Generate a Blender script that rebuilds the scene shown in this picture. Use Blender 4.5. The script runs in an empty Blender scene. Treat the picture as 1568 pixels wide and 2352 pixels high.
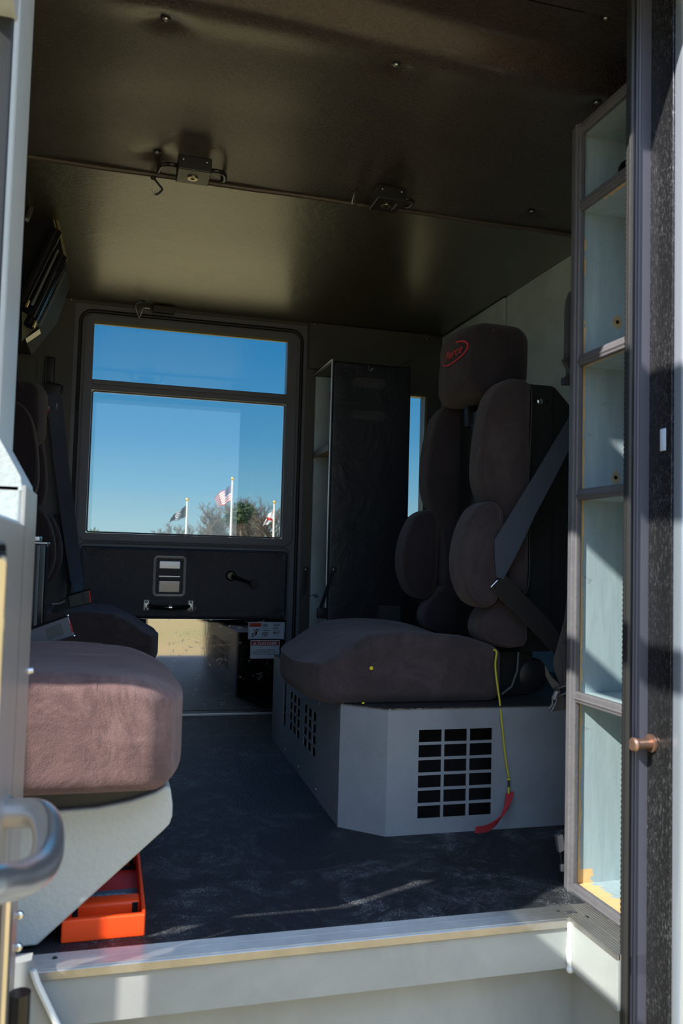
import bpy, bmesh, math, random
from mathutils import Vector, Matrix, noise
C = bpy.context.scene.collection
R = math.radians
random.seed(7)

# ------------------------------------------------------------------ camera
FPX, YAW, PIT, ROL, EYE = 1928.66, R(15.456), R(3.2483), R(1.52), 0.62
Fw = Vector((math.sin(YAW)*math.cos(PIT), math.cos(YAW)*math.cos(PIT), math.sin(PIT)))
R0 = Vector((math.cos(YAW), -math.sin(YAW), 0)); U0 = R0.cross(Fw)
Rt = math.cos(ROL)*R0 + math.sin(ROL)*U0; Up = math.cos(ROL)*U0 - math.sin(ROL)*R0
def at(px, py, Y=None, X=None, Z=None):
    """the point of the plane y=Y (or x=X, z=Z) that the photo shows at a pixel (measuring aid)"""
    d = Fw + (px-784)/FPX*Rt + (1176-py)/FPX*Up
    if Y is not None: t = Y/d.y
    elif X is not None: t = X/d.x
    else: t = (Z-EYE)/d.z
    return Vector((0, 0, EYE)) + t*d
cam = bpy.data.cameras.new('camera'); co = bpy.data.objects.new('camera', cam); C.objects.link(co)
cam.sensor_fit = 'VERTICAL'; cam.sensor_height = 36; cam.lens = FPX/2352*36
co.matrix_world = Matrix(((Rt.x, Up.x, -Fw.x, 0), (Rt.y, Up.y, -Fw.y, 0), (Rt.z, Up.z, -Fw.z, EYE), (0, 0, 0, 1)))
cam.clip_start = .02; cam.clip_end = 800
cam.dof.use_dof = True; cam.dof.focus_distance = 2.7; cam.dof.aperture_fstop = 7.0
bpy.context.scene.camera = co
vs = bpy.context.scene.view_settings
vs.view_transform = 'Standard'; vs.look = 'None'; vs.exposure = 0.0; vs.gamma = 1

# ------------------------------------------------------------------ mesh kit
def rotm(rx=0, ry=0, rz=0):
    return Matrix.Rotation(R(rz), 3, 'Z') @ Matrix.Rotation(R(ry), 3, 'Y') @ Matrix.Rotation(R(rx), 3, 'X')
class MB:
    def __init__(s): s.v = []; s.f = []; s.m = []; s.wn = False
    def add(s, vs_, fs, mi=0):
        o = len(s.v); s.v += [Vector(p) for p in vs_]
        for f in fs: s.f.append([i+o for i in f]); s.m.append(mi)
        return s
    def quad(s, a, b, c, d, mi=0): return s.add([a, b, c, d], [(0, 1, 2, 3)], mi)
    def rbox(s, c, size, r=.004, k=2, m=1, rot=None, deform=None, mi=0):
        c = Vector(c); h = Vector(size)/2; r = min(r, min(h)*.999)
        prm = []
        for a in range(3):
            inn = h[a]-r
            out = [inn + r*math.tan(R(45)*i/k) for i in range(1, k+1)]
            mid = [-inn + 2*inn*i/m for i in range(m+1)]
            prm.append([-x for x in reversed(out)] + mid + out)
        idx = {}; vv = []; ff = []
        def vid(p):
            key = (round(p[0], 6), round(p[1], 6), round(p[2], 6))
            if key not in idx:
                q = Vector([max(-(h[a]-r), min(h[a]-r, p[a])) for a in range(3)])
                d = Vector(p)-q
                if d.length > 1e-9: q = q + d.normalized()*r
                if deform: q = deform(q)
                if rot: q = rot @ q
                idx[key] = len(vv); vv.append(q + c)
            return idx[key]
        for a in range(3):
            b, e = (a+1) % 3, (a+2) % 3
            for sg in (-1, 1):
                for i in range(len(prm[b])-1):
                    for j in range(len(prm[e])-1):
                        q = []
                        for (u, w) in ((i, j), (i+1, j), (i+1, j+1), (i, j+1)):
                            p = [0, 0, 0]; p[a] = sg*h[a]; p[b] = prm[b][u]; p[e] = prm[e][w]; q.append(vid(p))
                        if sg < 0: q.reverse()
                        ff.append(q)
        return s.add(vv, ff, mi)
    def box(s, x0, x1, y0, y1, z0, z1, r=.002, mi=0, k=1):
        s.wn = True
        return s.rbox(((x0+x1)/2, (y0+y1)/2, (z0+z1)/2), (abs(x1-x0), abs(y1-y0), abs(z1-z0)), r, k, 1, mi=mi)
    def tube(s, path, r, n=8, closed=False, caps=True, mi=0, flat=1.0):
        path = [Vector(p) for p in path]; L = len(path)
        rr = r if isinstance(r, (list, tuple)) else [r]*L
        vv = []; ff = []; t0 = (path[1]-path[0]).normalized()
        up = Vector((0, 0, 1)) if abs(t0.z) < .9 else Vector((1, 0, 0))
        nn = t0.cross(up).normalized()
        for i, p in enumerate(path):
            a = path[i-1] if (i > 0 or closed) else path[i]; b = path[(i+1) % L] if (i < L-1 or closed) else path[i]
            t = (b-a).normalized(); nn = (nn - t*nn.dot(t)).normalized(); bb = t.cross(nn)
            for k in range(n):
                an = 2*math.pi*k/n; vv.append(p + (nn*math.cos(an) + bb*math.sin(an)*flat)*rr[i])
        for i in range(L if closed else L-1):
            for k in range(n):
                a = i*n+k; b = i*n+(k+1) % n; c2 = ((i+1) % L)*n+(k+1) % n; d = ((i+1) % L)*n+k
                ff.append((a, b, c2, d))
        if caps and not closed: ff.append(tuple(range(n-1, -1, -1))); ff.append(tuple((L-1)*n+k for k in range(n)))
        return s.add(vv, ff, mi)
    def cyl(s, a, b, r, n=16, r2=None, mi=0): return s.tube([a, b], [r, r if r2 is None else r2], n, mi=mi)
    def dome(s, c, ax, r, h, n=14, mi=0):
        c = Vector(c); ax = Vector(ax).normalized()
        ps = [c, c+ax*h*.5, c+ax*h*.85, c+ax*h]; return s.tube(ps, [r, r*.9, r*.6, r*.15], n, mi=mi)
    def prism(s, pts, ax, d0, d1, mi=0):
        """polygon pts (2D) extruded along axis ax ('x','y','z') between d0 and d1"""
        def mk(p, d):
            return {'x': (d, p[0], p[1]), 'y': (p[0], d, p[1]), 'z': (p[0], p[1], d)}[ax]
        n = len(pts); vv = [mk(p, d0) for p in pts] + [mk(p, d1) for p in pts]
        ff = [tuple(range(n)), tuple(range(2*n-1, n-1, -1))] + [(i, (i+1) % n, n+(i+1) % n, n+i) for i in range(n)]
        return s.add(vv, ff, mi)
    def ribbon(s, path, wdir, w, th=.0016, mi=0):
        path = [Vector(p) for p in path]; vv = []; ff = []
        for i, p in enumerate(path):
            wd = Vector(wdir[i] if isinstance(wdir, list) else wdir).normalized()
            a = path[max(i-1, 0)]; b = path[min(i+1, len(path)-1)]
            nn = (b-a).cross(wd).normalized(); ww = w[i] if isinstance(w, list) else w
            for sx, sy in ((-1, -1), (1, -1), (1, 1), (-1, 1)): vv.append(p + wd*sx*ww/2 + nn*sy*th/2)
        for i in range(len(path)-1):
            for k in range(4): ff.append((i*4+k, i*4+(k+1) % 4, i*4+4+(k+1) % 4, i*4+4+k))
        ff.append((3, 2, 1, 0)); e = (len(path)-1)*4; ff.append((e, e+1, e+2, e+3))
        return s.add(vv, ff, mi)
    def holed(s, pm, u0, u1, v0, v1, holes, th, mi=0):
        """plate in the (u,v) plane with rectangular holes; pm(u,v,d) gives the 3-D point, d the depth"""
        us = sorted({u0, u1} | {round(h[0], 5) for h in holes} | {round(h[1], 5) for h in holes})
        wv = sorted({v0, v1} | {round(h[2], 5) for h in holes} | {round(h[3], 5) for h in holes})
        def inh(u, v): return any(h[0] < u < h[1] and h[2] < v < h[3] for h in holes)
        cells = {}
        for i in range(len(us)-1):
            for j in range(len(wv)-1):
                cells[i, j] = not inh((us[i]+us[i+1])/2, (wv[j]+wv[j+1])/2)
        idx = {}; vv = []; ff = []
        def vid(i, j, d):
            if (i, j, d) not in idx: idx[i, j, d] = len(vv); vv.append(pm(us[i], wv[j], d*th))
            return idx[i, j, d]
        for (i, j), s_ in cells.items():
            if not s_: continue
            ff.append((vid(i, j, 0), vid(i+1, j, 0), vid(i+1, j+1, 0), vid(i, j+1, 0)))
            ff.append((vid(i, j+1, 1), vid(i+1, j+1, 1), vid(i+1, j, 1), vid(i, j, 1)))
            for (di, dj, a, b) in ((-1, 0, (i, j), (i, j+1)), (1, 0, (i+1, j), (i+1, j+1)), (0, -1, (i, j), (i+1, j)), (0, 1, (i, j+1), (i+1, j+1))):
                if not cells.get((i+di, j+dj), False): ff.append((vid(*a, 0), vid(*b, 0), vid(*b, 1), vid(*a, 1)))
        return s.add(vv, ff, mi)
    def build(s, name, mats, parent=None, sharp=35, origin=None, smooth=True):
        me = bpy.data.meshes.new(name)
        if origin is None:
            if parent is None:
                xs = [v.x for v in s.v]; ys = [v.y for v in s.v]; zs = [v.z for v in s.v]
                origin = Vector(((min(xs)+max(xs))/2, (min(ys)+max(ys))/2, min(zs)))
            else: origin = parent.get('_w') and Vector(parent['_w']) or Vector((0, 0, 0))
        origin = Vector(origin)
        bm = bmesh.new(); bv = [bm.verts.new(v-origin) for v in s.v]
        for f, m in zip(s.f, s.m):
            try:
                fc = bm.faces.new([bv[i] for i in f]); fc.material_index = m; fc.smooth = smooth
            except ValueError: pass
        bmesh.ops.remove_doubles(bm, verts=bm.verts, dist=1e-5)
        bmesh.ops.recalc_face_normals(bm, faces=bm.faces)
        if smooth:
            for e in bm.edges:
                if len(e.link_faces) == 2 and e.calc_face_angle(0) > R(sharp): e.smooth = False
        bm.to_mesh(me); bm.free()
        for m in (mats if isinstance(mats, (list, tuple)) else [mats]): me.materials.append(m)
        o = bpy.data.objects.new(name, me); C.objects.link(o)
        if parent is None: o.location = origin
        else: o.parent = parent
        if s.wn: w_ = o.modifiers.new('weighted', 'WEIGHTED_NORMAL'); w_.keep_sharp = True
        o['_w'] = tuple(origin)
        return o
def tag(o, label=None, cat=None, group=None, kind=None):
    if label: o['label'] = label
    if cat: o['category'] = cat
    if group: o['group'] = group
    if kind: o['kind'] = kind
    return o
def thing(name, label, cat, base, group=None):
    o = bpy.data.objects.new(name, None); C.objects.link(o); o.location = base; o.empty_display_size = .05
    o['_w'] = tuple(base); return tag(o, label, cat, group)
def children(o): return [c for c in bpy.data.objects if c.parent == o]
def copy_tree(o, parent=None):
    c = o.copy(); C.objects.link(c)
    if parent: c.parent = parent
    for ch in children(o): copy_tree(ch, c)
    return c
def text_mb(txt, size, origin, ux, uy, mb=None, shear=0, align='LEFT', bold=0, mi=0, ext=.0, width=None):
    """flat lettering: ux, uy are the writing and up directions"""
    cu = bpy.data.curves.new('t', 'FONT'); cu.body = txt; cu.size = size; cu.shear = shear; cu.align_x = align
    cu.offset = bold; cu.fill_mode = 'BOTH'; cu.resolution_u = 3
    ob = bpy.data.objects.new('t', cu); C.objects.link(ob)
    dg = bpy.context.evaluated_depsgraph_get(); me = bpy.data.meshes.new_from_object(ob.evaluated_get(dg))
    mb = mb or MB(); ux = Vector(ux).normalized(); uy = Vector(uy).normalized(); o = Vector(origin)
    sc = 1
    if width:
        w = max(v.co.x for v in me.vertices)-min(v.co.x for v in me.vertices); sc = width/w
    mb.add([o + ux*v.co.x*sc + uy*v.co.y for v in me.vertices], [tuple(p.vertices) for p in me.polygons], mi)
    bpy.data.objects.remove(ob); bpy.data.curves.remove(cu); bpy.data.meshes.remove(me)
    return mb

# ------------------------------------------------------------------ materials
class NT:
    def __init__(s, name):
        s.m = bpy.data.materials.new(name); s.m.use_nodes = True; s.t = s.m.node_tree; s.n = s.t.nodes; s.l = s.t.links
        s.b = s.n['Principled BSDF']
    def node(s, t, **kw):
        n = s.n.new(t)
        for k, v in kw.items():
            if k.startswith('i_'): n.inputs[k[2:].replace('_', ' ')].default_value = v
            else: setattr(n, k, v)
        return n
    def coord(s, kind='Object', scale=(1, 1, 1)):
        if kind == 'World': src = s.node('ShaderNodeNewGeometry').outputs['Position']
        else: src = s.node('ShaderNodeTexCoord').outputs[kind]
        mp = s.node('ShaderNodeMapping'); mp.inputs['Scale'].default_value = scale
        s.l.new(src, mp.inputs['Vector']); return mp.outputs['Vector']
    def noise(s, scale, detail=4, rough=.55, vec=None, dist=0):
        n = s.node('ShaderNodeTexNoise'); n.inputs['Scale'].default_value = scale; n.inputs['Detail'].default_value = detail
        n.inputs['Roughness'].default_value = rough; n.inputs['Distortion'].default_value = dist
        if vec is not None: s.l.new(vec, n.inputs['Vector'])
        return n.outputs['Fac']
    def voro(s, scale, vec=None, feature='F1', out='Distance'):
        n = s.node('ShaderNodeTexVoronoi'); n.feature = feature; n.inputs['Scale'].default_value = scale
        if vec is not None: s.l.new(vec, n.inputs['Vector'])
        return n.outputs[out]
    def ramp(s, fac, stops):
        n = s.node('ShaderNodeValToRGB'); e = n.color_ramp.elements
        while len(e) < len(stops): e.new(.5)
        for i, (p, c) in enumerate(stops):
            e[i].position = p; e[i].color = (c, c, c, 1) if isinstance(c, (int, float)) else (*c, 1)
        s.l.new(fac, n.inputs['Fac']); return n.outputs['Color']
    def mix(s, fac, a, b):
        n = s.node('ShaderNodeMix', data_type='RGBA')
        for sock, v in ((n.inputs[0], fac), (n.inputs[6], a), (n.inputs[7], b)):
            if hasattr(v, 'is_linked'): s.l.new(v, sock)
            elif isinstance(v, (int, float)): sock.default_value = v
            else: sock.default_value = (*v, 1)
        return n.outputs[2]
    def math(s, op, a, b=None, c=None):
        n = s.node('ShaderNodeMath', operation=op)
        for i, v in enumerate((a, b, c)):
            if v is None: continue
            if hasattr(v, 'is_linked'): s.l.new(v, n.inputs[i])
            else: n.inputs[i].default_value = v
        return n.outputs[0]
    def bump(s, h, strength=.3, dist=.002, prev=None):
        n = s.node('ShaderNodeBump'); n.inputs['Strength'].default_value = strength; n.inputs['Distance'].default_value = dist
        s.l.new(h, n.inputs['Height'])
        if prev is not None: s.l.new(prev, n.inputs['Normal'])
        return n.outputs['Normal']
    def set(s, color=None, rough=None, metal=None, normal=None, **kw):
        b = s.b
        for k, v in (('Base Color', color), ('Roughness', rough), ('Metallic', metal), ('Normal', normal)):
            if v is None: continue
            if hasattr(v, 'is_linked'): s.l.new(v, b.inputs[k])
            elif isinstance(v, (int, float)): b.inputs[k].default_value = v
            else: b.inputs[k].default_value = (*v, 1)
        for k, v in kw.items(): b.inputs[k.replace('_', ' ')].default_value = v
        return s.m
def plain(name, color, rough=.5, metal=0, bump=0, bscale=200, var=.12, vscale=6, **kw):
    t = NT(name); v = t.coord()
    col = t.mix(t.noise(vscale, 4, vec=v), tuple(c*(1-var) for c in color), tuple(min(1, c*(1+var)) for c in color))
    nm = t.bump(t.noise(bscale, 3, vec=v), bump, .001) if bump else None
    return t.set(col, rough, metal, nm, **kw)

def m_vinyl(name, c, rough, wr=.6, dirt=.2, spec=.5, coat=0):
    t = NT(name); v = t.coord('World', (1, 1, 1)); v2 = t.coord('World', (1, 2.2, 1))
    n1 = t.noise(55, 6, .7, v2, 1.5); vo = t.voro(120, t.coord('World', (1, 1.6, 1)), 'DISTANCE_TO_EDGE')
    n2 = t.noise(7, 4, .6, v, .6)
    nm = t.bump(n1, min(wr, 1), .006*max(1, wr*1.6)); nm = t.bump(t.ramp(vo, [(0, 0), (.18, 1)]), min(1, wr*.4), .0015*max(1, wr*1.5), nm); nm = t.bump(n2, .35, .02, nm)
    col = t.mix(t.noise(9, 5, .6, v), tuple(x*(1-dirt) for x in c), tuple(x*(1+dirt) for x in c))
    col = t.mix(t.math('MULTIPLY', t.ramp(vo, [(0, 1), (.12, 0)]), .45), col, tuple(x*.35 for x in c)); col = t.mix(t.ramp(n1, [(.40, .55), (.62, 0)]), col, tuple(x*.4 for x in c))  # crackle creases and wrinkle hollows darkened in the colour, as shade would
    rg = t.math('MULTIPLY_ADD', n1, .25, rough-.12)
    return t.set(col, rg, 0, nm, Specular_IOR_Level=spec, Coat_Weight=coat, Coat_Roughness=.3)
M = {}
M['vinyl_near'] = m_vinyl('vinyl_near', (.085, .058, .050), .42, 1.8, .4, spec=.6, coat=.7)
M['vinyl_far'] = m_vinyl('vinyl_far', (.060, .054, .022), .34, .5, spec=1.0, coat=.9)  # black vinyl with the olive grass bounce mixed into its base colour
M['vinyl_pad'] = m_vinyl('vinyl_pad', (.05, .052, .07), .5, .3)
M['vinyl_cabinet'] = m_vinyl('vinyl_cabinet', (.02, .025, .036), .42, .12)
def m_paint(name, c, rough=.45, tex=.4, scl=260, dirt=.25, scratches=True):
    t = NT(name); v = t.coord('World')
    n = t.noise(scl, 3, .5, v); nm = t.bump(n, tex, .0012)
    d = t.noise(5, 6, .65, v, .5); col = t.mix(t.ramp(d, [(.35, 0), (.75, 1)]), c, tuple(x*(1-dirt) for x in c))
    if scratches:
        sc = t.noise(28, 5, .75, v, .2); k = t.ramp(sc, [(.70, 0), (.74, 1)])
        col = t.mix(t.math('MULTIPLY', k, .35), col, tuple(x*.35 for x in c))
    return t.set(col, rough, 0, nm)
M['paint_grey'] = m_paint('paint_grey', (.30, .34, .36), .42, .5)
M['paint_box'] = m_paint('paint_box', (.30, .32, .35), .45, .35)
M['paint_step'] = m_paint('paint_step', (.35, .37, .37), .4, .2)
M['paint_bracket'] = m_paint('paint_bracket', (.50, .52, .50), .38, 1.0, 130, .12)
M['paint_wall'] = m_paint('paint_wall', (.60, .74, .80), .5, .5, 240, .3)
M['paint_door'] = m_paint('paint_door', (.15, .16, .195), .42, .3, 260, .1, False)
M['paint_dark'] = m_paint('paint_dark', (.085, .085, .08), .5, .4, 240, .15, False)
M['paint_white'] = m_paint('paint_white', (.62, .66, .68), .3, .1, 240, .08, False)
def m_cabinet():
    t = NT('cabinet_interior'); v = t.coord('World')
    base = (.36, .46, .50); g = t.noise(60, 6, .7, t.coord('World', (1, 1, .12)), .3)
    col = t.mix(t.ramp(g, [(.3, 0), (.8, 1)]), base, (.25, .33, .37))
    s = t.noise(12, 6, .8, t.coord('World', (1.6, 1, 3.0)), 1.2); col = t.mix(t.math('MULTIPLY', t.ramp(s, [(.62, 0), (.68, 1)]), .6), col, (.10, .12, .13))
    # bare chipped wood along the worn front edge
    sx = t.node('ShaderNodeSeparateXYZ'); t.l.new(t.node('ShaderNodeNewGeometry').outputs['Position'], sx.inputs[0])
    jag = t.math('MULTIPLY_ADD', t.noise(34, 5, .7, v), .016, .8875)
    chip = t.math('LESS_THAN', sx.outputs['X'], jag)
    low = t.math('LESS_THAN', sx.outputs['Z'], t.math('MULTIPLY_ADD', t.noise(8, 4, .6, v), 1.6, .42))
    chip = t.math('MULTIPLY', chip, low)
    # worn floor of the lowest bay
    fl = t.math('MULTIPLY', t.math('LESS_THAN', sx.outputs['Z'], .04), t.math('LESS_THAN', t.math('SUBTRACT', sx.outputs['X'], .885), t.math('MULTIPLY', t.noise(30, 5, .7, t.coord('World', (.4, 3, 1))), .075)))
    chip = t.math('MAXIMUM', chip, fl)
    wood = t.mix(t.noise(40, 5, .6, t.coord('World', (1, 6, 1))), (.62, .38, .16), (.80, .56, .28))
    col = t.mix(chip, col, wood)
    nm = t.bump(g, .25, .001)
    return t.set(col, .55, 0, nm)
M['cab_in'] = m_cabinet()
def m_edge():
    t = NT('edge_trim'); v = t.coord('World')
    n = t.noise(130, 4, .6, v); st = t.noise(22, 4, .6, v)
    return t.set(t.mix(st, (.085, .08, .09), (.15, .145, .16)), .45, 0, t.bump(n, .5, .002))
M['edge'] = m_edge()
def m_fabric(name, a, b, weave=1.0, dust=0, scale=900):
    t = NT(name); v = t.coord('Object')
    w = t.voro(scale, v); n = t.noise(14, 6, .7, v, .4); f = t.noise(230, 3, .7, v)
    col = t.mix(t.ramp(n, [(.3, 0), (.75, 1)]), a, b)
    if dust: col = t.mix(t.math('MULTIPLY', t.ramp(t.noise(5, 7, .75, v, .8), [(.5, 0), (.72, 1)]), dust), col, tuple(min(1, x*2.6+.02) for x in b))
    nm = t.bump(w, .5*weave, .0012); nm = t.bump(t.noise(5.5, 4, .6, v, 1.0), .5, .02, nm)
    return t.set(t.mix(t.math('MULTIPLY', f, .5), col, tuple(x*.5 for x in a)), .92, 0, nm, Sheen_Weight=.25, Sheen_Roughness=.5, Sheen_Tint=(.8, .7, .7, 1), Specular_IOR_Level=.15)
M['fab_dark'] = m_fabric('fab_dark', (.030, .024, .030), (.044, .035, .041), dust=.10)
M['fab_pale'] = m_fabric('fab_pale', (.05, .038, .043), (.078, .060, .064), dust=.3)
M['fab_lit'] = m_fabric('fab_lit', (.12, .072, .072), (.19, .118, .110), 1.0, .35, 560)  # lighter, redder copy of the seat fabric; the sunlit look is in its colour
M['seam'] = m_fabric('seam_piping', (.075, .06, .066), (.10, .08, .088))
def m_floor():
    t = NT('rubber_floor'); v = t.coord('World')
    w = t.voro(260, v); dirt = t.ramp(t.noise(3.4, 7, .72, v, .9), [(.44, 0), (.62, 1)])
    scuff = t.ramp(t.noise(9, 8, .8, v, 1.5), [(.46, 0), (.62, 1)])
    dots = t.ramp(w, [(.28, 1), (.42, 0)])
    k = t.math('MULTIPLY', t.math('MULTIPLY', dirt, scuff), .75); k = t.math('MULTIPLY_ADD', t.math('MULTIPLY', k, dots), .8, t.math('MULTIPLY', k, .15))
    col = t.mix(k, (.013, .015, .020), (.50, .55, .60))
    spk = t.ramp(t.voro(42, v), [(.0, 1), (.045, 0)]); col = t.mix(t.math('MULTIPLY', spk, .35), col, (.4, .42, .42))
    return t.set(col, .55, 0, t.bump(w, .9, .0025))
M['floor'] = m_floor()
def m_tread():
    t = NT('ribbed_aluminium'); v = t.coord('World')
    wv = t.node('ShaderNodeTexWave'); wv.bands_direction = 'Y'; wv.inputs['Scale'].default_value = 85; wv.inputs['Distortion'].default_value = .05
    t.l.new(v, wv.inputs['Vector'])
    n = t.noise(18, 6, .7, v)
    return t.set(t.mix(n, (.30, .29, .28), (.62, .60, .57)), .36, .85, t.bump(wv.outputs['Fac'], .9, .003))
M['tread'] = m_tread()
def m_tread_x():
    t = NT('ribbed_aluminium_side'); v = t.coord('World')
    wv = t.node('ShaderNodeTexWave'); wv.bands_direction = 'X'; wv.inputs['Scale'].default_value = 55
    t.l.new(v, wv.inputs['Vector'])
    return t.set(t.mix(t.noise(18, 6, .7, v), (.30, .29, .28), (.62, .60, .57)), .36, .85, t.bump(wv.outputs['Fac'], .9, .003))
M['tread_x'] = m_tread_x()
def m_steel(name, c=(.62, .64, .68), rough=.13, aniso_scale=(1, 1, 60), scratch=.5, metal=1):
    t = NT(name); v = t.coord('World', aniso_scale)
    n = t.noise(6, 5, .6, v); big = t.noise(9, 7, .8, t.coord('World', (1, 1, 1.6)), 3.0)
    rg = t.math('MULTIPLY_ADD', n, rough*.8, rough*.5); sc = t.ramp(big, [(.60, 0), (.635, 1), (.66, 0)])
    rg = t.math('ADD', rg, t.math('MULTIPLY', sc, scratch))
    return t.set(t.mix(t.noise(4, 4, .6, t.coord('World')), tuple(x*.8 for x in c), c), rg, metal, t.bump(n, .03, .001))
M['kick'] = m_steel('kick_plate', (.60, .60, .62), .04, (60, 1, 1), .35)
M['brushed'] = m_steel('brushed_steel', (.46, .43, .40), .40, (1, 60, 1), .2, .35)
def m_mottle():
    t = NT('mottled_steel'); v = t.coord('World', (1, 1, .28))
    n = t.noise(420, 5, .8, v, .3); g = t.ramp(n, [(.52, 0), (.66, 1)])
    fade = t.ramp(t.noise(6, 4, .6, t.coord('World')), [(.35, .2), (.65, 1)])
    k = t.math('MULTIPLY', g, fade)
    return t.set(t.mix(k, (.05, .05, .055), (.30, .31, .33)), t.math('MULTIPLY_ADD', k, .5, .18), .75, t.bump(n, .1, .001))  # mottled in colour and roughness, stretched vertically
M['mottle'] = m_mottle()
M['chrome'] = plain('chrome', (.80, .78, .77), .09, 1, var=.04)
M['chrome_wide'] = plain('bezel_chrome', (.80, .76, .72), .35, .55, var=.05)
M['chrome_soft'] = plain('satin_chrome', (.66, .64, .64), .42, 1, var=.08)
M['steel'] = plain('zinc_steel', (.55, .55, .55), .35, 1, bump=.1)
M['dark_metal'] = plain('dark_metal', (.018, .02, .02), .42, 0, bump=.15, bscale=300, Specular_IOR_Level=.5)
M['gold'] = plain('brass', (.70, .50, .16), .3, 1)
M['black_plastic'] = plain('black_plastic', (.016, .016, .018), .4, 0, bump=.1)
M['gloss_black'] = plain('gloss_black', (.012, .012, .014), .16, 0)
M['grey_plastic'] = plain('grey_plastic', (.12, .12, .13), .45, 0, bump=.2)
M['rubber'] = plain('seal_rubber', (.014, .014, .015), .5, 0, bump=.3, bscale=400)
M['rubber_blue'] = plain('grey_seal', (.075, .078, .105), .42, 0, bump=.2, bscale=300)
M['red_plastic'] = plain('red_plastic', (.55, .02, .02), .4, 0)
M['orange'] = plain('orange_plastic', (1.0, .075, .008), .45, 0, bump=.15, bscale=120, var=.06)
M['orange_in'] = plain('faded_red_plastic', (.62, .04, .03), .5, 0, bump=.15, bscale=120)
M['sticker'] = plain('sticker_white', (.55, .64, .78), .5, 0, var=.03)
M['sticker_red'] = plain('sticker_red', (.45, .02, .02), .5)
M['sticker_orange'] = plain('sticker_orange', (.60, .05, .015), .5)
M['ink'] = plain('ink', (.012, .012, .014), .7, 0, Specular_IOR_Level=.2)
M['grey_ink'] = plain('grey_lettering', (.35, .35, .35), .6)
M['blue_sticker'] = plain('blue_sticker', (.09, .15, .24), .5, var=.4, vscale=60)
M['pale_ink'] = plain('pale_blue_lettering', (.28, .48, .62), .5)
M['logo'] = plain('red_embroidery', (.70, .05, .07), .8, 0, bump=.5, bscale=500)
M['yellow_cord'] = plain('yellow_cord', (.60, .52, .04), .7, 0, bump=.8, bscale=500)
M['red_web'] = plain('red_webbing', (.42, .025, .035), .8, 0, bump=.6, bscale=500)
M['yellow_paint'] = plain('yellow_paint', (.75, .65, .02), .5)
M['tan_trim'] = plain('tan_trim', (.23, .20, .10), .45, 0)
M['rust'] = plain('rusty_steel', (.33, .20, .15), .38, .8, bump=.6, bscale=150, var=.5, vscale=60)
M['weld'] = plain('weld_bead', (.72, .74, .73), .35, 0, bump=.5, bscale=90)
M['wood'] = plain('bare_wood', (.45, .32, .18), .7, 0, bump=.5, bscale=90, var=.3, vscale=40)
def m_web(name, c):
    t = NT(name); v = t.coord('Object'); n = t.noise(12, 3, .5, v)
    w = t.node('ShaderNodeTexWave'); w.inputs['Scale'].default_value = 160; w.bands_direction = 'DIAGONAL'; t.l.new(v, w.inputs['Vector'])
    return t.set(t.mix(n, tuple(x*.8 for x in c), tuple(x*1.2 for x in c)), .6, 0, t.bump(w.outputs['Fac'], .5, .001), Sheen_Weight=.2)
M['web_blue'] = m_web('belt_webbing', (.055, .07, .11))
M['web_black'] = m_web('black_webbing', (.028, .026, .028))
M['web_dark'] = m_web('dark_webbing', (.010, .010, .012))
def m_glass():
    t = NT('window_glass')
    t.n.remove(t.b); g = t.node('ShaderNodeBsdfGlossy'); g.inputs['Roughness'].default_value = .0; g.inputs['Color'].default_value = (1, 1, 1, 1)
    tr = t.node('ShaderNodeBsdfTransparent'); tr.inputs['Color'].default_value = (.93, .96, .95, 1)
    ge = t.node('ShaderNodeNewGeometry'); dt = t.node('ShaderNodeVectorMath', operation='DOT_PRODUCT'); t.l.new(ge.outputs['Normal'], dt.inputs[0]); t.l.new(ge.outputs['Incoming'], dt.inputs[1])
    f = t.math('MULTIPLY_ADD', t.math('POWER', t.math('SUBTRACT', 1, t.math('ABSOLUTE', dt.outputs['Value'])), 5), .95, .045)
    mx = t.node('ShaderNodeMixShader'); t.l.new(f, mx.inputs[0]); t.l.new(tr.outputs[0], mx.inputs[1]); t.l.new(g.outputs[0], mx.inputs[2])
    t.l.new(mx.outputs[0], t.n['Material Output'].inputs[0]); return t.m
M['glass'] = m_glass()
def m_grass():
    t = NT('dry_grass'); v = t.coord('World')
    a = t.noise(.35, 5, .6, v); b = t.noise(9, 5, .8, v)
    col = t.mix(t.ramp(a, [(.35, 0), (.7, 1)]), (.54, .37, .18), (.38, .33, .13)); col = t.mix(t.math('MULTIPLY', b, .5), col, (.22, .17, .08))
    return t.set(col, .95, 0, t.bump(b, .6, .05), Specular_IOR_Level=0)
M['grass'] = m_grass()
M['bark'] = plain('grey_bark', (.085, .066, .05), .9, 0, bump=.5, bscale=20)
M['pine'] = plain('pine_green', (.035, .06, .022), .9, 0, var=.5, vscale=2)
M['bush'] = plain('bush_green', (.16, .20, .05), .9, 0, var=.4, vscale=2)
M['roof_green'] = plain('green_roof', (.07, .14, .05), .6)
M['wall_white'] = plain('white_fascia', (.7, .7, .62), .6)
M['pole'] = plain('white_pole', (.50, .47, .42), .4, 0)

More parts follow.
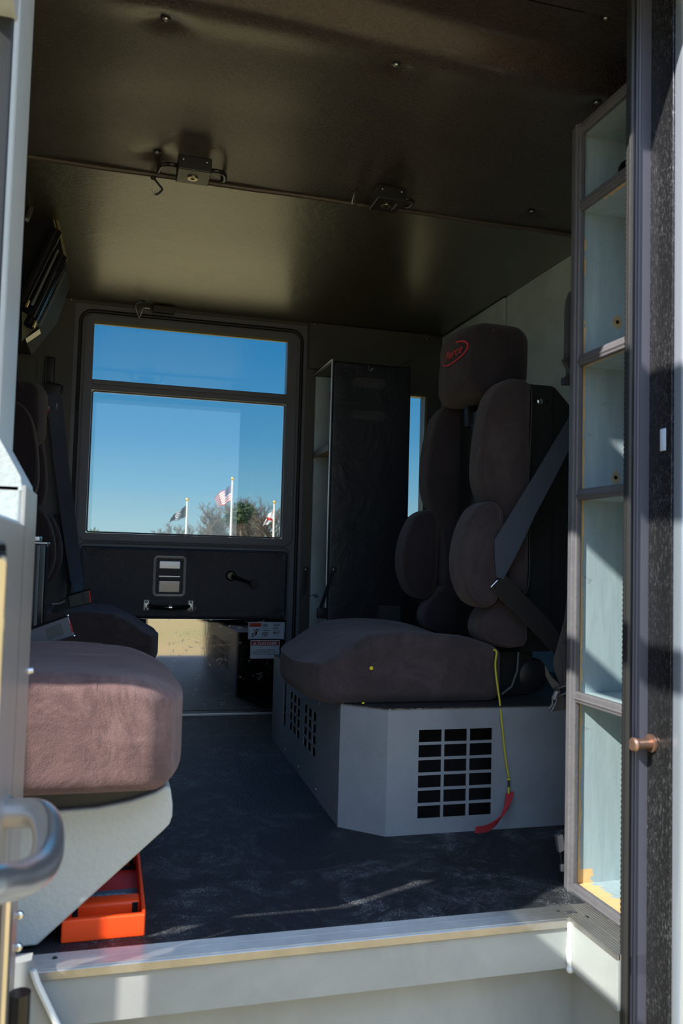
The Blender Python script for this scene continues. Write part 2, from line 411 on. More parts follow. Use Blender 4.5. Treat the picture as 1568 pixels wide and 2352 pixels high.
# ------------------------------------------------------------------ world and sun
W = bpy.data.worlds.new('sky'); bpy.context.scene.world = W; W.use_nodes = True
nt = W.node_tree; bg = nt.nodes['Background']
tc = nt.nodes.new('ShaderNodeTexCoord'); sp = nt.nodes.new('ShaderNodeSeparateXYZ'); nt.links.new(tc.outputs['Generated'], sp.inputs[0])
rp = nt.nodes.new('ShaderNodeValToRGB'); nt.links.new(sp.outputs['Z'], rp.inputs[0])
st = [(0.0, (.42, .60, .66)), (.035, (.34, .56, .66)), (.08, (.20, .46, .66)), (.14, (.095, .34, .62)), (.26, (.026, .23, .53)), (.5, (.03, .20, .52)), (1, (.03, .16, .48))]
e = rp.color_ramp.elements
while len(e) < len(st): e.new(.5)
for i, (p, c) in enumerate(st): e[i].position = p; e[i].color = (*c, 1)
mp = nt.nodes.new('ShaderNodeMapping'); mp.inputs['Scale'].default_value = (2.5, 2.5, 60); nt.links.new(tc.outputs['Generated'], mp.inputs[0])
nz = nt.nodes.new('ShaderNodeTexNoise'); nz.inputs['Scale'].default_value = 2.2; nz.inputs['Detail'].default_value = 5; nt.links.new(mp.outputs[0], nz.inputs['Vector'])
r2 = nt.nodes.new('ShaderNodeValToRGB'); nt.links.new(nz.outputs['Fac'], r2.inputs[0]); r2.color_ramp.elements[0].position = .5; r2.color_ramp.elements[1].position = .75
band = nt.nodes.new('ShaderNodeValToRGB'); nt.links.new(sp.outputs['Z'], band.inputs[0])
be = band.color_ramp.elements; be[0].position = 0; be[0].color = (1, 1, 1, 1); be[1].position = .075; be[1].color = (0, 0, 0, 1)
mu = nt.nodes.new('ShaderNodeMath'); mu.operation = 'MULTIPLY'; nt.links.new(r2.outputs[0], mu.inputs[0]); nt.links.new(band.outputs[0], mu.inputs[1])
mx = nt.nodes.new('ShaderNodeMix'); mx.data_type = 'RGBA'; nt.links.new(mu.outputs[0], mx.inputs[0]); nt.links.new(rp.outputs[0], mx.inputs[6]); mx.inputs[7].default_value = (.36, .42, .50, 1)
def mr(src, a, b, c, d):
    n = nt.nodes.new('ShaderNodeMapRange'); n.interpolation_type = 'SMOOTHSTEP'; nt.links.new(src, n.inputs[0])
    for i, v in enumerate((a, b, c, d)): n.inputs[i+1].default_value = v
    return n.outputs[0]
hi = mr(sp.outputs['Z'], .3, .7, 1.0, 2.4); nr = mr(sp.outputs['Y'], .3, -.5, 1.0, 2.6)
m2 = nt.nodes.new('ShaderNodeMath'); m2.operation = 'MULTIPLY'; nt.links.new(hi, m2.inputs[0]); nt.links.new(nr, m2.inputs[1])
gm = nt.nodes.new('ShaderNodeMix'); gm.data_type = 'RGBA'; nt.links.new(mr(sp.outputs['Y'], .3, -.5, 0.0, .55), gm.inputs[0]); nt.links.new(mx.outputs[2], gm.inputs[6]); gm.inputs[7].default_value = (.40, .44, .48, 1)
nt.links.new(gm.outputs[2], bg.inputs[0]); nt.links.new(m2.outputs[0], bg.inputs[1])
sl = bpy.data.lights.new('sun', 'SUN'); sl.energy = 11.0; sl.color = (1, .93, .84); sl.angle = R(.6)
so = bpy.data.objects.new('sun', sl); C.objects.link(so)
SD = Vector((1, .45, -.80)).normalized()
so.rotation_euler = SD.to_track_quat('-Z', 'Y').to_euler(); so.location = (-6, -4, 6)

# ------------------------------------------------------------------ outside
GZ = -1.05
def struct(mb, name, mats, parent=None, label=None, **kw):
    o = mb.build(name, mats, parent, **kw); o['kind'] = 'structure'
    if label: o['label'] = label
    return o
g = MB(); N = 24
for i in range(N):
    for j in range(N):
        x0, x1 = -150+300*i/N, -150+300*(i+1)/N; y0, y1 = -120+260*j/N, -120+260*(j+1)/N
        g.quad((x0, y0, GZ), (x1, y0, GZ), (x1, y1, GZ), (x0, y1, GZ))
struct(g, 'ground', M['grass'], label='dry pale grass field around the truck')

def flag_mat(name, kind):
    t = NT(name); uv = t.node('ShaderNodeTexCoord').outputs['UV']; s = t.node('ShaderNodeSeparateXYZ'); t.l.new(uv, s.inputs[0])
    u, v = s.outputs['X'], s.outputs['Y']
    if kind == 'stripes':
        k = t.math('MODULO', t.math('FLOOR', t.math('MULTIPLY', v, 13)), 2)
        col = t.mix(k, (.45, .025, .03), (.75, .72, .72))
        cant = t.math('MULTIPLY', t.math('LESS_THAN', u, .42), t.math('GREATER_THAN', v, 6/13))
        # rows of small white stars
        mp_ = t.node('ShaderNodeMapping'); mp_.inputs['Scale'].default_value = (22, 16, 1); t.l.new(uv, mp_.inputs[0])
        fr = t.node('ShaderNodeVectorMath', operation='FRACTION'); t.l.new(mp_.outputs[0], fr.inputs[0])
        ds = t.node('ShaderNodeVectorMath', operation='DISTANCE'); t.l.new(fr.outputs[0], ds.inputs[0]); ds.inputs[1].default_value = (.5, .5, 0)
        star = t.math('LESS_THAN', ds.outputs['Value'], .24)
        col = t.mix(cant, col, t.mix(star, (.012, .02, .10), (.6, .62, .7)))
    elif kind == 'saltire':
        a = t.math('ABSOLUTE', t.math('SUBTRACT', t.math('ABSOLUTE', t.math('SUBTRACT', u, .5)), t.math('ABSOLUTE', t.math('SUBTRACT', v, .5))))
        col = t.mix(t.math('LESS_THAN', a, .10), (.78, .78, .76), (.50, .02, .02))
    else:
        du = t.math('MULTIPLY', t.math('SUBTRACT', u, .5), 1.5); dv = t.math('SUBTRACT', v, .52)
        r_ = t.math('SQRT', t.math('ADD', t.math('MULTIPLY', du, du), t.math('MULTIPLY', dv, dv)))
        ring = t.math('LESS_THAN', r_, .24); dark = t.math('LESS_THAN', t.math('ABSOLUTE', t.math('SUBTRACT', r_, .12)), .07)
        col = t.mix(ring, (.012, .014, .02), (.35, .37, .40)); col = t.mix(dark, col, (.02, .022, .028))
        bars = t.math('MULTIPLY', t.math('GREATER_THAN', t.math('ABSOLUTE', dv), .37), t.math('LESS_THAN', t.math('ABSOLUTE', du), .3)); bars = t.math('MULTIPLY', bars, t.math('LESS_THAN', t.math('ABSOLUTE', dv), .43))
        col = t.mix(t.math('MULTIPLY', bars, .5), col, (.5, .5, .5))
    m = t.set(col, .8); return m
def flagpole(px, topy, Y, kind, corners, label, fname):
    top = at(px, topy, Y); base = Vector((top.x, Y, GZ))
    t = thing('flagpole', label, 'flagpole', base, 'flagpoles beyond the far window')
    k = Y/50
    MB().tube([base, base+(top-base)*.5, top], [.075*k, .065*k, .045*k], 10).build('pole', M['pole'], t)
    b = MB(); b.rbox(top+Vector((0, 0, .05)), (.22, .22, .22), .11, 3); b.build('finial_ball', M['gold'], t)
    # flag: corners = hoist top, hoist bottom, fly bottom, fly top, as seen
    cs = [at(x, y, Y) for x, y in corners]; mb = MB(); nu, nv = 18, 12; vv = []; ff = []; uvs = []
    for i in range(nu+1):
        for j in range(nv+1):
            u, v = i/nu, j/nv
            p = (cs[1]*(1-v) + cs[0]*v)*(1-u) + (cs[2]*(1-v) + cs[3]*v)*u
            p = p + Vector((0, .18*math.sin(u*9+v*2)*u, .06*math.sin(u*10+v)*u)); vv.append(p); uvs.append((u, v))
    for i in range(nu):
        for j in range(nv): a = i*(nv+1)+j; ff.append((a, a+nv+1, a+nv+2, a+1))
    me = bpy.data.meshes.new('flag'); me.from_pydata([tuple(p-base) for p in vv], [], ff)
    ul = me.uv_layers.new(name='UVMap')
    for lp in me.loops: ul.data[lp.index].uv = uvs[lp.vertex_index]
    for p in me.polygons: p.use_smooth = True
    me.materials.append(flag_mat(fname, kind)); fo = bpy.data.objects.new('flag', me); C.objects.link(fo); fo.parent = t
flagpole(430, 1149, 50, 'dark', [(428, 1160), (427, 1188), (389, 1200), (391, 1189)], 'white flagpole flying a black flag, leftmost of the three', 'black_flag')
flagpole(534, 1101, 50, 'stripes', [(531, 1112), (530, 1150), (503, 1166), (491, 1143)], 'tallest white flagpole with the red, white and blue striped flag', 'striped_flag')
flagpole(630, 1155, 50, 'saltire', [(629, 1168), (627, 1196), (602, 1210), (611, 1190)], 'white flagpole with red saltire flag, at the right window edge', 'saltire_flag')

def bare_tree(px, topy, Y, label, spread=1.0, seed=0, dens=1.0):
    rnd = random.Random(seed); top = at(px, topy, Y); base = Vector((top.x, Y, GZ)); H = top.z-GZ
    trunk = MB(); tw = MB()
    def br(p, d, L, r, lv):
        n = 4; pts = [p]; q = p
        for i in range(n):
            d = (d + Vector((rnd.gauss(0, .13), rnd.gauss(0, .13), rnd.gauss(.03, .08)))).normalized(); q = q+d*L/n; pts.append(q)
        (trunk if lv < 2 else tw).tube(pts, [r*(1-.6*i/n) for i in range(n+1)], 5 if lv < 2 else 3, caps=False)
        if lv >= 5: return
        kids = {0: 10, 1: 6, 2: 5, 3: 4, 4: 3}[lv]
        for k in range(kids):
            f = (.30 if lv == 0 else .2) + (.75 if lv else .65)*(k+rnd.random()*.7)/kids; f = min(f, 1); i = min(int(f*n), n-1)
            s = pts[i] + (pts[i+1]-pts[i])*(f*n-i)
            az = rnd.random()*6.283; sp_ = Vector((math.cos(az), math.sin(az), 0))*spread
            nd = (d*.75 + sp_*rnd.uniform(.45, .8) + Vector((0, 0, .25))).normalized()
            br(s, nd, L*rnd.uniform(.42, .62)*(.95 if lv else .85), max(r*.46, .011), lv+1)
    br(base, Vector((rnd.gauss(0, .04), 0, 1)).normalized(), H*.74, .26*H/9, 0)
    zs = max(v.z for v in tw.v); k = H/(zs-GZ)
    for m_ in (trunk, tw):
        for v in m_.v: v.z = GZ+(v.z-GZ)*k
    t = thing('bare_tree', label, 'tree', base, 'leafless trees beyond the field')
    trunk.build('trunk', M['bark'], t); tw.build('twigs', M['bark'], t, smooth=False)
for i, (px, ty, Y, lab) in enumerate([
    (385, 1196, 74, 'low leafless tree at the left end of the tree line'), (412, 1194, 80, 'small leafless tree just left of the black flag pole'),
    (452, 1183, 76, 'round leafless tree just right of the black flag pole'), (487, 1168, 66, 'dense leafless tree left of the striped flag pole'),
    (515, 1146, 84, 'tall leafless tree behind the striped flag'), (546, 1150, 93, 'leafless tree just right of the tallest flagpole'),
    (570, 1142, 78, 'tall spreading leafless tree right of the evergreen'), (592, 1140, 100, 'leafless tree left of the saltire flag'),
    (612, 1150, 72, 'leafless tree behind the saltire flag'), (640, 1137, 68, 'leafless tree at the right edge of the window')]):
    bare_tree(px, ty, Y, lab, seed=11+i)
p0 = at(556, 1158, 66); base = Vector((p0.x, 66, GZ)); t = thing('evergreen_tree', 'dark round evergreen tree right of the tallest flagpole', 'tree', base)
MB().tube([base, base+Vector((0, 0, p0.z-GZ-1))], [.2, .08], 6).build('trunk', M['bark'], t)
cr = MB(); rnd = random.Random(3)
for k in range(46):
    c_ = at(556+rnd.gauss(0, 9), 1176+rnd.gauss(0, 9), 66+rnd.uniform(-.7, .7))
    for q in range(34):
        d = Vector((rnd.gauss(0, 1), rnd.gauss(0, 1), rnd.gauss(0, 1))).normalized(); e1 = d.orthogonal().normalized(); p = c_+d*rnd.uniform(.1, .36)
        cr.add([p-e1*.07, p+e1*.07, p+d*.22], [(0, 1, 2)])
for k in range(12):
    c_ = at(527+rnd.gauss(0, 5), 1190+rnd.gauss(0, 5), 66)
    for q in range(24):
        d = Vector((rnd.gauss(0, 1), rnd.gauss(0, 1), rnd.gauss(0, 1))).normalized(); e1 = d.orthogonal().normalized(); p = c_+d*rnd.uniform(.1, .3)
        cr.add([p-e1*.06, p+e1*.06, p+d*.18], [(0, 1, 2)])
cr.build('foliage', M['pine'], t, smooth=False)
# low building whose roof shows over the sill
a = at(196, 1222, 30); b_ = at(372, 1238, 30)
t = thing('low_building', 'low white building with a green roof edge beyond the field', 'building', ((a.x+b_.x)/2, 31.5, GZ))
mb = MB(); mb.prism([(a.x-6, a.z+.10), (a.x, a.z), (b_.x, b_.z), (b_.x, b_.z-.16), (a.x-6, a.z-.2)], 'y', 30, 34); mb.build('roof', M['roof_green'], t)
mb = MB(); mb.prism([(a.x-6, a.z-.2), (b_.x-.3, b_.z-.2), (b_.x-.3, GZ), (a.x-6, GZ)], 'y', 30.15, 33.8); mb.build('wall', M['wall_white'], t)
c_ = at(216, 1212, 38); bm_ = MB(); rnd = random.Random(5)
for k in range(900):
    d = Vector((rnd.gauss(0, 1), rnd.gauss(0, 1), abs(rnd.gauss(0, 1)))).normalized(); p = Vector((c_.x, 38, GZ)) + Vector((d.x*.62, d.y*.5, d.z*(c_.z-GZ)))*rnd.uniform(.75, 1)
    e1 = d.orthogonal().normalized(); bm_.add([p-e1*.06, p+e1*.06, p+d*.12], [(0, 1, 2)])
tag(bm_.build('shrub', M['bush'], smooth=False), 'yellow-green shrub showing over the low roof, lower left of the window', 'shrub')

# ================================================================== the cab shell
FY = 3.33            # inner face of the far side wall
RX = 1.36            # rear wall
CZ = 1.59            # ceiling
LX = -2.4           # front bulkhead
def S(name, mb, mat, label=None, parent=None, **kw): return struct(mb, name, mat, parent, label, **kw)
mb = MB(); mb.prism([(LX, 1.352), (-.36, 1.352), (.814, 1.352), (.814, 1.2), (RX, 1.2), (RX, FY+.06), (LX, FY+.06)], 'z', -.03, 0)
S('floor', mb, M['floor'], 'black ribbed rubber cab floor with pale scuffs')
mb = MB(); mb.holed(lambda u, v, d: (u, FY+.002+d, v), LX, 1.46, -.9, 1.72, [(-.157, .755, .003, 1.577), (1.195, 1.285, .80, 1.33)], .075)
S('wall_far', mb, M['paint_dark'], 'dark painted far side wall of the cab')
mb = MB(); mb.box(RX, RX+.1, 1.2, FY+.07, -.9, 1.72); S('wall_rear', mb, M['paint_wall'], 'worn grey-blue rear wall of the cab')
mb = MB(); mb.box(RX-.012, RX-.002, 2.74, FY-.004, .3, CZ-.004); S('trim_1', mb, M['paint_wall'], 'grey panel lapped on the rear wall behind the seat')
mb = MB(); mb.holed(lambda u, v, d: (LX-d, u, v), 1.144, FY+.07, -.9, 1.72, [(1.35, 3.2, .75, 1.5)], .08); S('wall_front', mb, M['paint_dark'], 'front bulkhead of the cab')
w2 = thing('window_2', 'windscreen opening at the front of the cab', 'window', (LX, 2.3, .75)); w2['kind'] = 'structure'
MB().box(LX-.05, LX-.045, 1.351, 3.199, .751, 1.499, .0005).build('window_pane', M['glass'], w2)
mb = MB(); mb.box(LX, -.62, 1.144, 1.22, -.9, 1.72); mb.box(-.63, -.28, 1.144, 1.152, .75, 1.72); mb.box(-.28, -.20, 1.144, 1.152, -.9, 1.72); mb.box(-.63, -.525, 1.144, 1.152, -.9, .50); mb.box(-.456, -.405, 1.144, 1.152, -.9, .50); mb.box(-.53, -.45, 1.144, 1.152, .40, .50); mb.box(-.53, -.45, 1.144, 1.152, -.9, .10); mb.box(-.50, -.405, 1.144, 1.152, .50, .575); mb.box(-.63, -.505, 1.144, 1.152, .555, .76); mb.box(-.35, -.28, 1.144, 1.152, -.9, .575); mb.box(-.41, -.35, 1.144, 1.152, .50, .575); S('wall_near', mb, M['paint_grey'], 'painted near side wall ahead of the door, with added unseen sun-shaping pieces')  # thin strips beside the opening are added, unseen, to shape the sun patches
mb = MB(); mb.box(LX-.08, 1.46, 1.10, FY+.08, 1.72, 1.80); S('roof', mb, M['paint_white'], 'cab roof skin')
mb = MB(); mb.box(-.52, .862, 1.144, 1.20, 1.60, 1.72); mb.box(LX-.08, 1.46, 1.04, 1.15, 1.60, 1.80, .01); S('trim_2', mb, M['paint_grey'], 'header over the near door opening, with an added unseen sun-shading overhang')  # outer overhang is added out of view to shade the upper shelf bays

dents = [tuple(at(px, py, Z=CZ)) for px, py in ((380, 52), (909, 157), (928, 18), (1390, 115), (1370, 243), (360, 360), (1220, 493))]
def ceil_z(x, y, near):
    z = CZ
    if near:
        s_ = 1/(1+math.exp((y-1.440+.02*math.sin(x*4+1))/.010)); z += .056*s_ - .006*math.exp(-((y-1.475)/.05)**2)*(1-s_)
        z += .010*math.sin((y-1.47)/.68*math.pi) if y > 1.47 else 0
        z += .004*noise.noise(Vector((x*3, y*5, 0)))
    else: z += .003*noise.noise(Vector((x*3, y*3, 4)))
    for d in dents:
        r_ = math.hypot(x-d[0], y-d[1])
        if r_ < .12: z += .012*math.exp(-(r_/.028)**2)
    return z
def ceil_mesh(y0, y1, near, st=.006):
    mb = MB(); nx = int((RX-LX)/.025); ny = max(2, int((y1-y0)/st)); vv = []; ff = []
    for i in range(nx+1):
        for j in range(ny+1):
            x = LX+(RX-LX)*i/nx; y = y0+(y1-y0)*j/ny; vv.append((x, y, ceil_z(x, y, near)))
    for i in range(nx):
        for j in range(ny): a_ = i*(ny+1)+j; ff.append((a_, a_+ny+1, a_+ny+2, a_+1))
    return mb.add(vv, ff)
S('ceiling', ceil_mesh(1.336, 2.152, True), M['vinyl_near'], 'black wrinkled vinyl ceiling panel nearest the door')
S('ceiling', ceil_mesh(2.150, FY, False, .03), M['vinyl_far'], 'vinyl ceiling panel towards the far door, olive grass bounce tinted into its colour')
mb = MB(); mb.box(LX, RX, 1.15, 1.334, 1.645, 1.66); S('ceiling', mb, M['vinyl_near'], 'dark vinyl header panel above the doorway')
mb = MB(); mb.tube([(LX+x*(RX-LX)/40, 2.151, CZ-.002+.0012*math.sin(x*1.7)) for x in range(41)], .0065, 8); S('trim_3', mb, plain('welt', (.085, .07, .06), .45, 0, bump=.4, bscale=300), 'piped welt across the ceiling')
# far header: dark lining with a slanted end
mb = MB(); mb.prism([(.76, CZ-.003), (1.30, CZ-.003), (1.20, 1.472), (1.08, 1.40), (.76, 1.40)], 'y', FY-.02, FY-.002); S('trim_4', mb, M['paint_dark'], 'dark lining above the far cabinet')

# step, tread edging
mb = MB(); mb.box(-.36, .812, 1.346, 1.352, -.083, -.004, .001); mb.box(.807, .813, 1.2005, 1.346, -.083, -.004, .001); S('trim_5', mb, M['paint_step'], 'pale grey painted riser beam below the sill')
mb = MB(); mb.box(-.42, .85, 1.40, 1.41, -.9, -.03, .001); mb.box(.845, .855, 1.215, 1.405, -.9, -.03, .001); mb.box(-.42, .85, 1.15, 1.40, -.52, -.50, .001); S('trim_6', mb, M['paint_step'], 'recessed grey step well under the sill')
mb = MB(); mb.box(-.36, .812, 1.345, 1.376, -.006, .0035, .002); mb.box(-.36, .85, 1.376, 1.402, -.002, .0016, .001); mb.box(-.36, .80, 1.341, 1.347, -.012, .002, .001)
S('trim_7', mb, M['tread'], 'ribbed aluminium sill edging along the doorway')
mb = MB(); mb.box(.806, .838, 1.2005, 1.36, -.006, .0038, .002); mb.box(.838, .872, 1.213, 1.40, -.002, .002, .001); S('trim_8', mb, M['tread_x'], 'ribbed aluminium edging on the right return of the sill')
mb = MB(); rnd = random.Random(2); mb.tube([(.806+rnd.gauss(0, .0006), 1.342, -.004-.0055*i) for i in range(15)], [.0055+rnd.uniform(-.0008, .0012) for i in range(15)], 8); mb.rbox((.806, 1.341, -.083), (.013, .013, .012), .006, 3)
tag(mb.build('weld_bead', M['weld']), 'thick pale weld bead at the right corner of the step riser', 'weld')
mb = MB(); mb.prism([(-.36, .03), (-.082, .03), (-.075, .0), (-.05, -.05), (-.02, -.11), (.0, -.2), (-.36, -.2)], 'y', 1.315, 1.344)
S('trim_9', mb, M['paint_step'], 'sunlit grey gusset left of the step')
mb = MB(); mb.tube([(-.079, 1.31, .02), (-.072, 1.31, -.0), (-.048, 1.31, -.05), (-.018, 1.31, -.11), (.002, 1.31, -.2)], .005, 8); S('trim_10', mb, M['weld'], 'white weld seam on the gusset')
for i, (px, py) in enumerate(((1023, 2086), (1281, 2094), (1347, 2106), (126, 2200))):
    p = at(px, py, Z=.003); tag(MB().dome(p, (0, 0, 1), .004, .002, 10).build('sill_screw', M['dark_metal']), ['small dark screw in the sill edging below the floor vents', 'dark screw in the sill edging by the cabinet foot', 'dark screw in the right return of the sill', 'dark screw at the left end of the sill edging'][i], 'screw', 'screws in the sill edging')

# ------------------------------------------------------------------ right door jamb
mb = MB(); mb.box(.8125, .8225, 1.197, 1.205, -.5, 1.64, .003); 
mb.tube([(.8165, 1.193, z) for z in (-.5, .3, 1.64)], .0048, 8); S('trim_11', mb, M['rubber'], 'black rubber door seal on the right jamb')
mb = MB()
for k in range(180): z = .02+k*.0085; mb.box(.8118, .8150, 1.2005, 1.2035, z, z+.005, .0006)
S('trim_12', mb, M['rubber'], 'ribbed gripper edge of the door seal')
mb = MB(); mb.box(.8225, .8285, 1.198, 1.212, -.5, 1.64, .001); S('trim_13', mb, M['gloss_black'], 'black channel beside the door seal')
mb = MB(); mb.box(.8285, .861, 1.2, 1.212, -.5, 1.64, .002); mb.tube([(.836, 1.2, -.5), (.836, 1.2, 1.64)], .003, 8); S('trim_14', mb, M['rubber_blue'], 'grey-blue flat strip on the right jamb')
mb = MB(); mb.box(.8585, .864, 1.143, 1.2015, -.5, 1.64, .001); S('trim_15', mb, M['mottle'], 'mottled dark steel jamb face')
mb = MB(); mb.rbox((1.16, 1.13, .42), (.60, .034, 2.6), .012, 5); S('wall_near', mb, plain('polished_body', (.50, .56, .66), .25, .7, var=.03), 'polished outer body panel right of the doorway')
t = thing('striker_bolt', 'rusty steel door striker bolt on the right jamb', 'striker', (.858, 1.172, .338))
p = at(1497, 1707, X=.858)
mb = MB(); mb.cyl(p+Vector((.0, 0, 0)), p+Vector((-.004, 0, 0)), .0145, 20); mb.build('washer', M['rust'], t)
mb = MB(); mb.cyl(p+Vector((-.004, 0, 0)), p+Vector((-.034, -.004, 0)), .0085, 18); mb.build('shank', M['rust'], t)
mb = MB(); mb.tube([p+Vector((-.032, -.004, 0)), p+Vector((-.037, -.0045, 0)), p+Vector((-.041, -.005, 0))], [.0105, .0115, .009], 18); mb.build('head', M['rust'], t)
sp_ = MB(); q = at(1522, 1010, X=.8580); sp_.rbox(q, (.0012, .014, .036), .0005, 1); sp_.build('sticker_remnant', M['sticker'])
tag(bpy.data.objects['sticker_remnant'], 'torn white sticker remnant on the mottled jamb steel', 'sticker')

# ------------------------------------------------------------------ far door
def rrect(x0, x1, z0, z1, r, y, n=6):
    pts = []
    for cx, cz, a0 in ((x1-r, z1-r, 0), (x0+r, z1-r, 90), (x0+r, z0+r, 180), (x1-r, z0+r, 270)):
        for k in range(n+1): an = R(a0+90*k/n); pts.append((cx+r*math.cos(an), y, cz+r*math.sin(an)))
    return pts
d1 = thing('door_1', 'far side cab door with a divided window, chrome latch and steel kick plate', 'door', (.3, FY, 0)); d1['kind'] = 'structure'
W0, W1 = -.085, .676
mb = MB(); mb.holed(lambda u, v, d: (u, FY+.0045+d, v), -.158, .756, .002, 1.578, [(W0, W1, 1.287, 1.515), (W0, W1, .697, 1.248)], .045); mb.build('door_panel', M['paint_door'], d1)
mb = MB(); mb.tube(rrect(-.135, .735, .02, 1.552, .045, FY+.003), .0075, 8, closed=True); mb.build('door_seal', M['rubber'], d1)
mb = MB(); mb.tube(rrect(-.118, .716, .668, 1.54, .035, FY+.002), .003, 6, closed=True); mb.build('raised_bead', M['paint_door'], d1)
mb = MB(); mb.tube(rrect(-.104, .704, .0, .660, .02, FY+.002), .004, 6, closed=True); mb.build('panel_bead', M['paint_door'], d1)
for (z0, z1) in ((1.287, 1.515), (.697, 1.248)):
    mb = MB(); mb.box(W0+.001, W1-.001, FY+.026, FY+.030, z0+.001, z1-.001, .0005); mb.build('window_pane', M['glass'], d1)
mb = MB(); mb.box(W0-.001, W1+.001, FY+.006, FY+.022, 1.504, 1.516, .001); mb.build('top_window_channel', M['tan_trim'], d1)
mb = MB(); mb.box(W0, W1, FY+.000, FY+.008, 1.252, 1.262, .001); mb.box(W0, W1, FY-.001, FY+.008, 1.268, 1.286, .002); mb.build('mullion_strip', M['paint_door'], d1)
mb = MB(); mb.tube(rrect(W0+.004, W1-.004, .701, 1.244, .008, FY+.02), .0035, 6, closed=True); mb.build('pane_gasket', M['chrome_soft'], d1)
def pad_def(q):
    q = q.copy()
    for bx in (-.37, 0.03, .37):
        for bz in (-.115, .115):
            r_ = math.hypot(q.x-bx, q.z-bz)
            if q.y < 0: q.y += .009*math.exp(-(r_/.02)**2)
    return q
mb = MB(); mb.rbox((.300, FY-.008, .511), (.796, .03, .272), .014, 4, 44, deform=pad_def); mb.build('padded_panel', M['vinyl_pad'], d1)
mb = MB()
for px, py in ((196, 1262), (431, 1268), (648, 1274), (425, 1415), (646, 1416)):
    p = at(px, py, FY-.02); s_ = MB(); s_.cyl(p+Vector((0, .004, 0)), p, .0075, 14); s_.dome(p, (0, -1, 0), .004, .003, 10); s_.build('pad_screw', M['black_plastic'], d1)
mb = MB(); mb.box(-.10, .70, FY-.004, FY+.003, .010, .374, .001); mb.build('kick_plate', M['kick'], d1)
mb = MB(); mb.box(-.14, .74, FY-.012, FY+.002, .0, .009, .001); mb.build('bottom_strip', M['chrome_soft'], d1)
# chrome paddle latch
ly = FY-.024
mb = MB(); mb.tube(rrect(.176, .290, .465, .612, .012, ly), .0085, 10, closed=True, flat=.8); lt = mb.build('latch_bezel', M['chrome_wide'], d1)
mb = MB(); mb.box(.18, .286, ly+.004, ly+.008, .47, .607, .001); mb.build('latch_cup', M['black_plastic'], d1)
mb = MB(); mb.box(.192, .274, ly-.003, ly+.006, .566, .598, .004); mb.build('latch_upper_plate', M['chrome_soft'], d1)
mb = MB(); mb.rbox((.233, ly-.006, .499), (.082, .010, .046), .004, 3, rot=rotm(rx=8)); mb.box(.192, .274, ly-.003, ly+.004, .534, .541, .002); mb.build('latch_paddle', M['chrome_soft'], d1)
# grab handle
hy = FY-.022
for x in (.150, .318):
    mb = MB(); mb.tube([(x, hy+.006, .425), (x, hy, .425)], [.029, .027], 24); mb.build('handle_boot', M['black_plastic'], d1)
    mb = MB(); mb.rbox((x, hy-.004, .427), (.023, .010, .042), .0045, 3); mb.build('handle_foot', M['chrome_wide'], d1)
    for dz in (-.012, .013):
        mb = MB(); mb.dome((x, hy-.009, .427+dz), (0, -1, 0), .0055, .003, 12); mb.build('handle_screw', M['steel'], d1)
mb = MB(); mb.tube([(.158, hy-.004, .424), (.175, hy-.022, .4215), (.20, hy-.034, .421), (.234, hy-.037, .421), (.27, hy-.034, .421), (.293, hy-.022, .4215), (.311, hy-.004, .424)], [.008, .0075, .0085, .0095, .0085, .0075, .008], 12); mb.build('grab_handle', M['gloss_black'], d1)
mb = MB(); mb.tube([(.232, hy-.0375, .421), (.244, hy-.0375, .421)], .0098, 12); mb.build('handle_band', M['chrome'], d1)
# window crank
p = Vector((.470, FY-.026, .545)); q = Vector((.556, FY-.034, .516))
mb = MB(); mb.tube([p+Vector((0, .008, 0)), p, p+Vector((0, -.006, 0))], [.022, .020, .014], 20); mb.build('crank_hub', M['gloss_black'], d1)
mb = MB(); mb.tube([p+Vector((0, -.004, 0)), p.lerp(q, .3), p.lerp(q, .7), q], [.011, .0085, .006, .007], 10); mb.build('crank_arm', M['gloss_black'], d1)
mb = MB(); mb.tube([q+Vector((0, .004, 0)), q+Vector((0, -.02, 0)), q+Vector((0, -.032, 0))], [.010, .015, .013], 16); mb.build('crank_knob', M['gloss_black'], d1)
# warning labels (flat stickers)
def sticker(name, label, x0, x1, z0, z1): 
    t = thing(name, label, 'sticker', ((x0+x1)/2, FY-.005, z0)); y = FY-.0052
    MB().box(x0, x1, y-.0004, y+.001, z0, z1, .0001).build('backing', M['sticker'], t); return t, y-.0007
UX, UZ = Vector((1, 0, 0)), Vector((0, 0, 1))
t, y = sticker('warning_label', 'white warning label with falling figure pictogram, upper of the two on the kick plate', .549, .695, .296, .364)
mb = MB()
def frame_(mb, x0, x1, z0, z1, w): 
    for a_, b_, c2, d_ in ((x0, x1, z1-w, z1), (x0, x1, z0, z0+w), (x0, x0+w, z0, z1), (x1-w, x1, z0, z1)): mb.box(a_, b_, y, y+.0004, c2, d_, .00005)
frame_(mb, .552, .692, .299, .361, .0006); mb.box(.601, .6018, y, y+.0004, .299, .361, .0001)
def lnk(mb, a_, b_, w):
    a_, b_ = Vector(a_), Vector(b_); n = Vector((-(b_-a_).y, (b_-a_).x)).normalized()*w/2
    mb.quad(*[(p.x, y-.0002, p.y) for p in (a_-n, b_-n, b_+n, a_+n)])
sx, sz = .549, .296
def PT(u, v): return (sx+u*.146, sz+v*.068)
for a_, b_, w in (((.14, .56), (.215, .44), .0030), ((.215, .44), (.23, .30), .0052), ((.30, .60), (.235, .42), .0030), ((.23, .30), (.16, .37), .0036), ((.16, .37), (.095, .25), .0032), ((.23, .29), (.11, .15), .0036), ((.075, .29), (.10, .25), .002), ((.09, .20), (.115, .14), .002)): lnk(mb, PT(*a_), PT(*b_), w)
